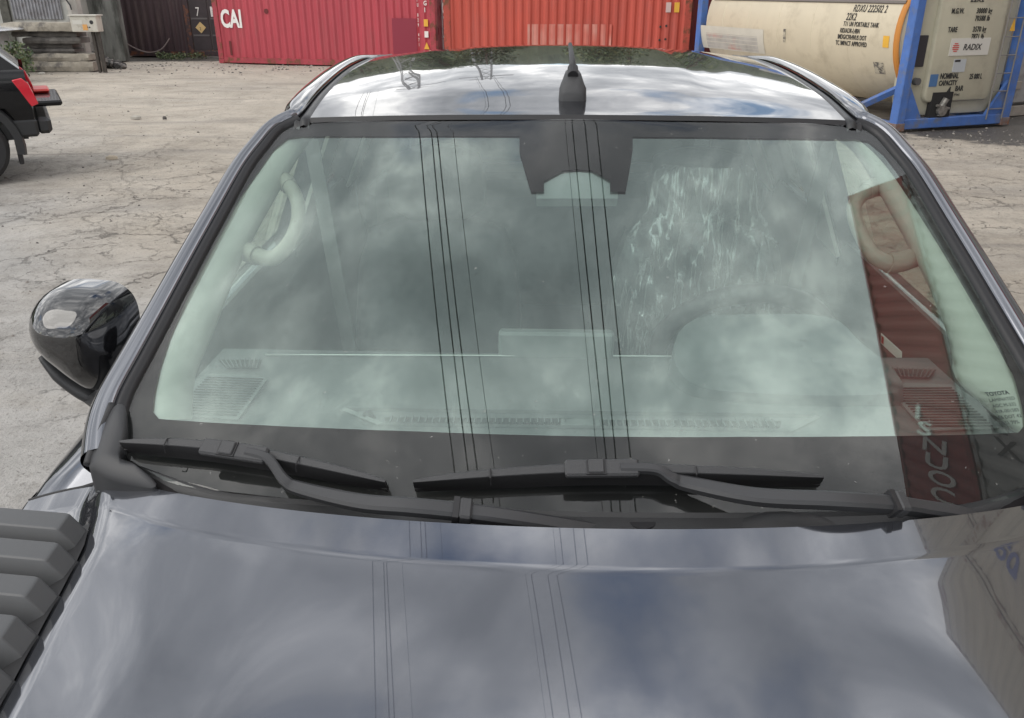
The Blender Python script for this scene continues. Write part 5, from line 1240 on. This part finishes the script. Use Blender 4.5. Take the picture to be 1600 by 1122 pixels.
# local x = rearwards, y = away from camera, z up; near side at y=0 (outer tyre face)
def bw(x, z): return .0 + .05 * smoothstep(.95, 1.25, z)
m = MB(); prof = [(.66, .04), (.80, .0), (1.0, -.01), (1.12, .0), (1.17, .05), (1.20, .10)]
xs_ = [-4.2, -3, -2, -1.2, -.62, -.5, -.3, -.1, .1, .25, .38, .5, .56, .62, .70]
for sgn, y0 in ((1, .0), (-1, 1.86)):
    rows = []
    for x in xs_:
        cut = .40 + .56 * math.sqrt(max(0, 1 - (x / .56) ** 2)) if abs(x) < .56 else .66
        rows.append([Vector((x, y0 + sgn * dy, max(z, cut))) for z, dy in prof])
    m.loft(rows)
m.obj('bed_side', BP, bk, smooth=40)
m = MB(); m.box((-4.2, .1, 1.17), (-1.2, 1.76, 1.2)); m.box((-1.15, .14, .80), (.70, 1.72, .84)); m.box((-4.2, .12, .45), (.6, 1.74, .62)); m.box((-1.2, .08, .7), (-1.12, 1.78, 1.2)); m.obj('load_bed', BLACKP, bk)
# cab / canopy with sloping rear pillar
m = MB(); rows = []
for x, z in ((-3.6, 1.80), (-2.6, 1.88), (-.9, 1.88), (.22, 1.62), (.66, 1.22)):
    rows.append([Vector((x, .12 + .0, 1.19)), Vector((x, .22 if z > 1.4 else .14, z - .02)), Vector((x, .32, z)), Vector((x, 1.54, z)), Vector((x, 1.64 if z > 1.4 else 1.72, z - .02)), Vector((x, 1.74, 1.19))])
m.loft(rows); m.obj('canopy', BP, bk, smooth=30)
m = MB(); m.add([(-.95, .130, 1.27), (.48, .130, 1.27), (.18, .19, 1.55), (-.90, .19, 1.72)], [(0, 1, 2, 3)]); m.obj('canopy_window', mat('dark_window', (.05, .055, .06), rough=.08), bk, thick=.01)
for y0 in (-.012, 1.70):
    m = MB(); m.prism([(.56, y0, 1.10), (.66, y0, 1.12), (.715, y0, 1.06), (.775, y0, .84), (.70, y0, .81)], (0, .17, 0))
    m.obj('tail_light', mat('tail_red', (.60, .012, .03), rough=.15, coat=1), bk, smooth=30, bevel=.01)
m = MB(); m.box((.72, .24, .78), (1.02, 1.62, .84), ch=.02); tg = m.obj('tailgate', BP, bk)
m = MB(); m.box((.74, 1.1, .845), (.93, 1.6, .89), ch=.02); m.obj('tailgate_box', mat('box_red', (.58, .04, .03), rough=.4), tg)
m = MB(); m.box((.44, .02, .48), (.72, 1.84, .68), ch=.03); m.box((.70, .06, .50), (.86, 1.80, .68), ch=.04); m.obj('rear_bumper', BLACKP, bk)
m = MB(); m.box((.45, .06, .18), (.50, .32, .56), ch=.01); m.box((.45, 1.5, .18), (.50, 1.78, .56), ch=.01); m.obj('mudflap', RUBBER, bk)
for x in (0, -3.1):
    for y0, y1 in ((.0, .26), (1.60, 1.86)):
        m = MB(); m.loft([[Vector((r_ * math.cos(a * math.pi / 20), y0 + (y1 - y0) * q, .39 + r_ * math.sin(a * math.pi / 20))) for a in range(40)] for q, r_ in ((.1, .25), (0, .27), (0, .35), (.1, .39), (.9, .39), (1, .35), (1, .25))], closed=True)
        m.v = [(a + x, b, c) for a, b, c in m.v]; wo = m.obj('wheel', RUBBER, bk, smooth=30)
        m = MB()
        for k in range(6):
            a = k * math.pi / 3; m.box((-.03, -.012, .05), (.03, .03, .25), M=Matrix.Translation((x, y0 + .03 if y0 < 1 else y1 - .05, .39)) @ Matrix.Rotation(a, 4, 'Y'))
        m.tube([(x, y0 + .01, .39), (x, y0 + .06, .39)], .07, 14); m.loft([[Vector((x + r_ * math.cos(a * math.pi / 16), yy, .39 + r_ * math.sin(a * math.pi / 16))) for a in range(32)] for r_, yy in ((.25, y0 + .01), (.27, y0 + .01), (.255, y0 + .05), (.25, y0 + .14))], closed=True)
        m.obj('rim', CHROME, wo)
    m = MB(); m.loft([[Vector((x + r_ * math.cos(a * math.pi / 16), yy, .40 + r_ * math.sin(a * math.pi / 16))) for r_, yy in ((.46, .30), (.46, -.015), (.54, -.02), (.56, .03))] for a in range(-1, 18)]); m.obj('wheel_arch', BLACKP, bk, smooth=30)

# white car behind it
wc0 = ony(34, 50, 21.4)
wc = thing('white_car', 'white car of which only the rounded roof end shows above the bush', 'car', (wc0.x - 4.35, 21.4, 0), 0)
WP = mat('white_paint', (.75, .76, .78), rough=.25, coat=1); zt = wc0.z
m = MB(); m.loft([[Vector((x, y, z)) for x, z in ((-.6, .35), (2.9, .35), (3.0, .6), (2.95, .95), (2.9, 1.02), (-.4, 1.02), (-.7, .8))] for y in (0, .06, 1.64, 1.7)], cap=True); m.obj('body', WP, wc, smooth=40)
m = MB(); m.loft([[Vector((x, y, z)) for x, z in ((.3, 1.02), (3.0, 1.02), (3.0, zt - .02), (.9, zt - .02))] for y in (.06, .2, 1.5, 1.64)], cap=True); m.obj('side_window', mat('dark_window', (.04, .045, .05), rough=.1), wc)
m = MB(); m.loft([[Vector((x, y, z + dz)) for x, z in ((.8, zt - .02), (3.55, zt - .02), (3.45, zt + .02), (3.0, zt + .07), (2.2, zt + .10), (1.2, zt + .08))] for y, dz in ((.1, -.0), (.2, .02), (1.5, .02), (1.6, .0))], closed=False, cap=True); m.obj('roof', WP, wc, smooth=50)
for x in (.2, 2.0):
    for y in (.0, 1.52):
        m = MB(); m.tube([(x, y - .02, .32), (x, y + .18, .32)], .32, 24); m.obj('wheel', RUBBER, wc, smooth=30)

# odd scraps lying on the ground
def scrap(px, py, dx, dy, name, label, mt, seed):
    p = onz(px, py, .0); rnd = random.Random(seed); n = 9; ring = [(math.cos(2*math.pi*i/n) * dx * rnd.uniform(.7, 1.1), math.sin(2*math.pi*i/n) * dy * rnd.uniform(.7, 1.1)) for i in range(n)]
    m = MB(); m.loft([[Vector((a * s, b * s, z + rnd.uniform(0, .008))) for a, b in ring] for s, z in ((1, -.02), (.95, .012), (.5, .03))], closed=True, cap=True)
    o = m.obj(name, mt, smooth=False); o.location = (p.x, p.y, .0); o.rotation_euler = (0, 0, .2); tag(o, label, 'debris')
scrap(213, 184, .10, .05, 'stone', 'pale flat stone lying on the yard beyond the black pickup', mat('stone_pale', (.4,.4,.4)), 1)
scrap(257, 185, .035, .03, 'stone', 'small dark stone right of the pale flat one', mat('stone_dark', (.1,.1,.1)), 2)
scrap(176, 247, .085, .022, 'wood_chip', 'long pale wood chip on the yard, right of the mudflap', mat('wood_chip', (.55, .48, .38), rough=.8), 3)
scrap(66, 115, .12, .10, 'stone', 'pale stone at the foot of the slab stack', mat('stone_pale', (.4,.4,.4)), 4)
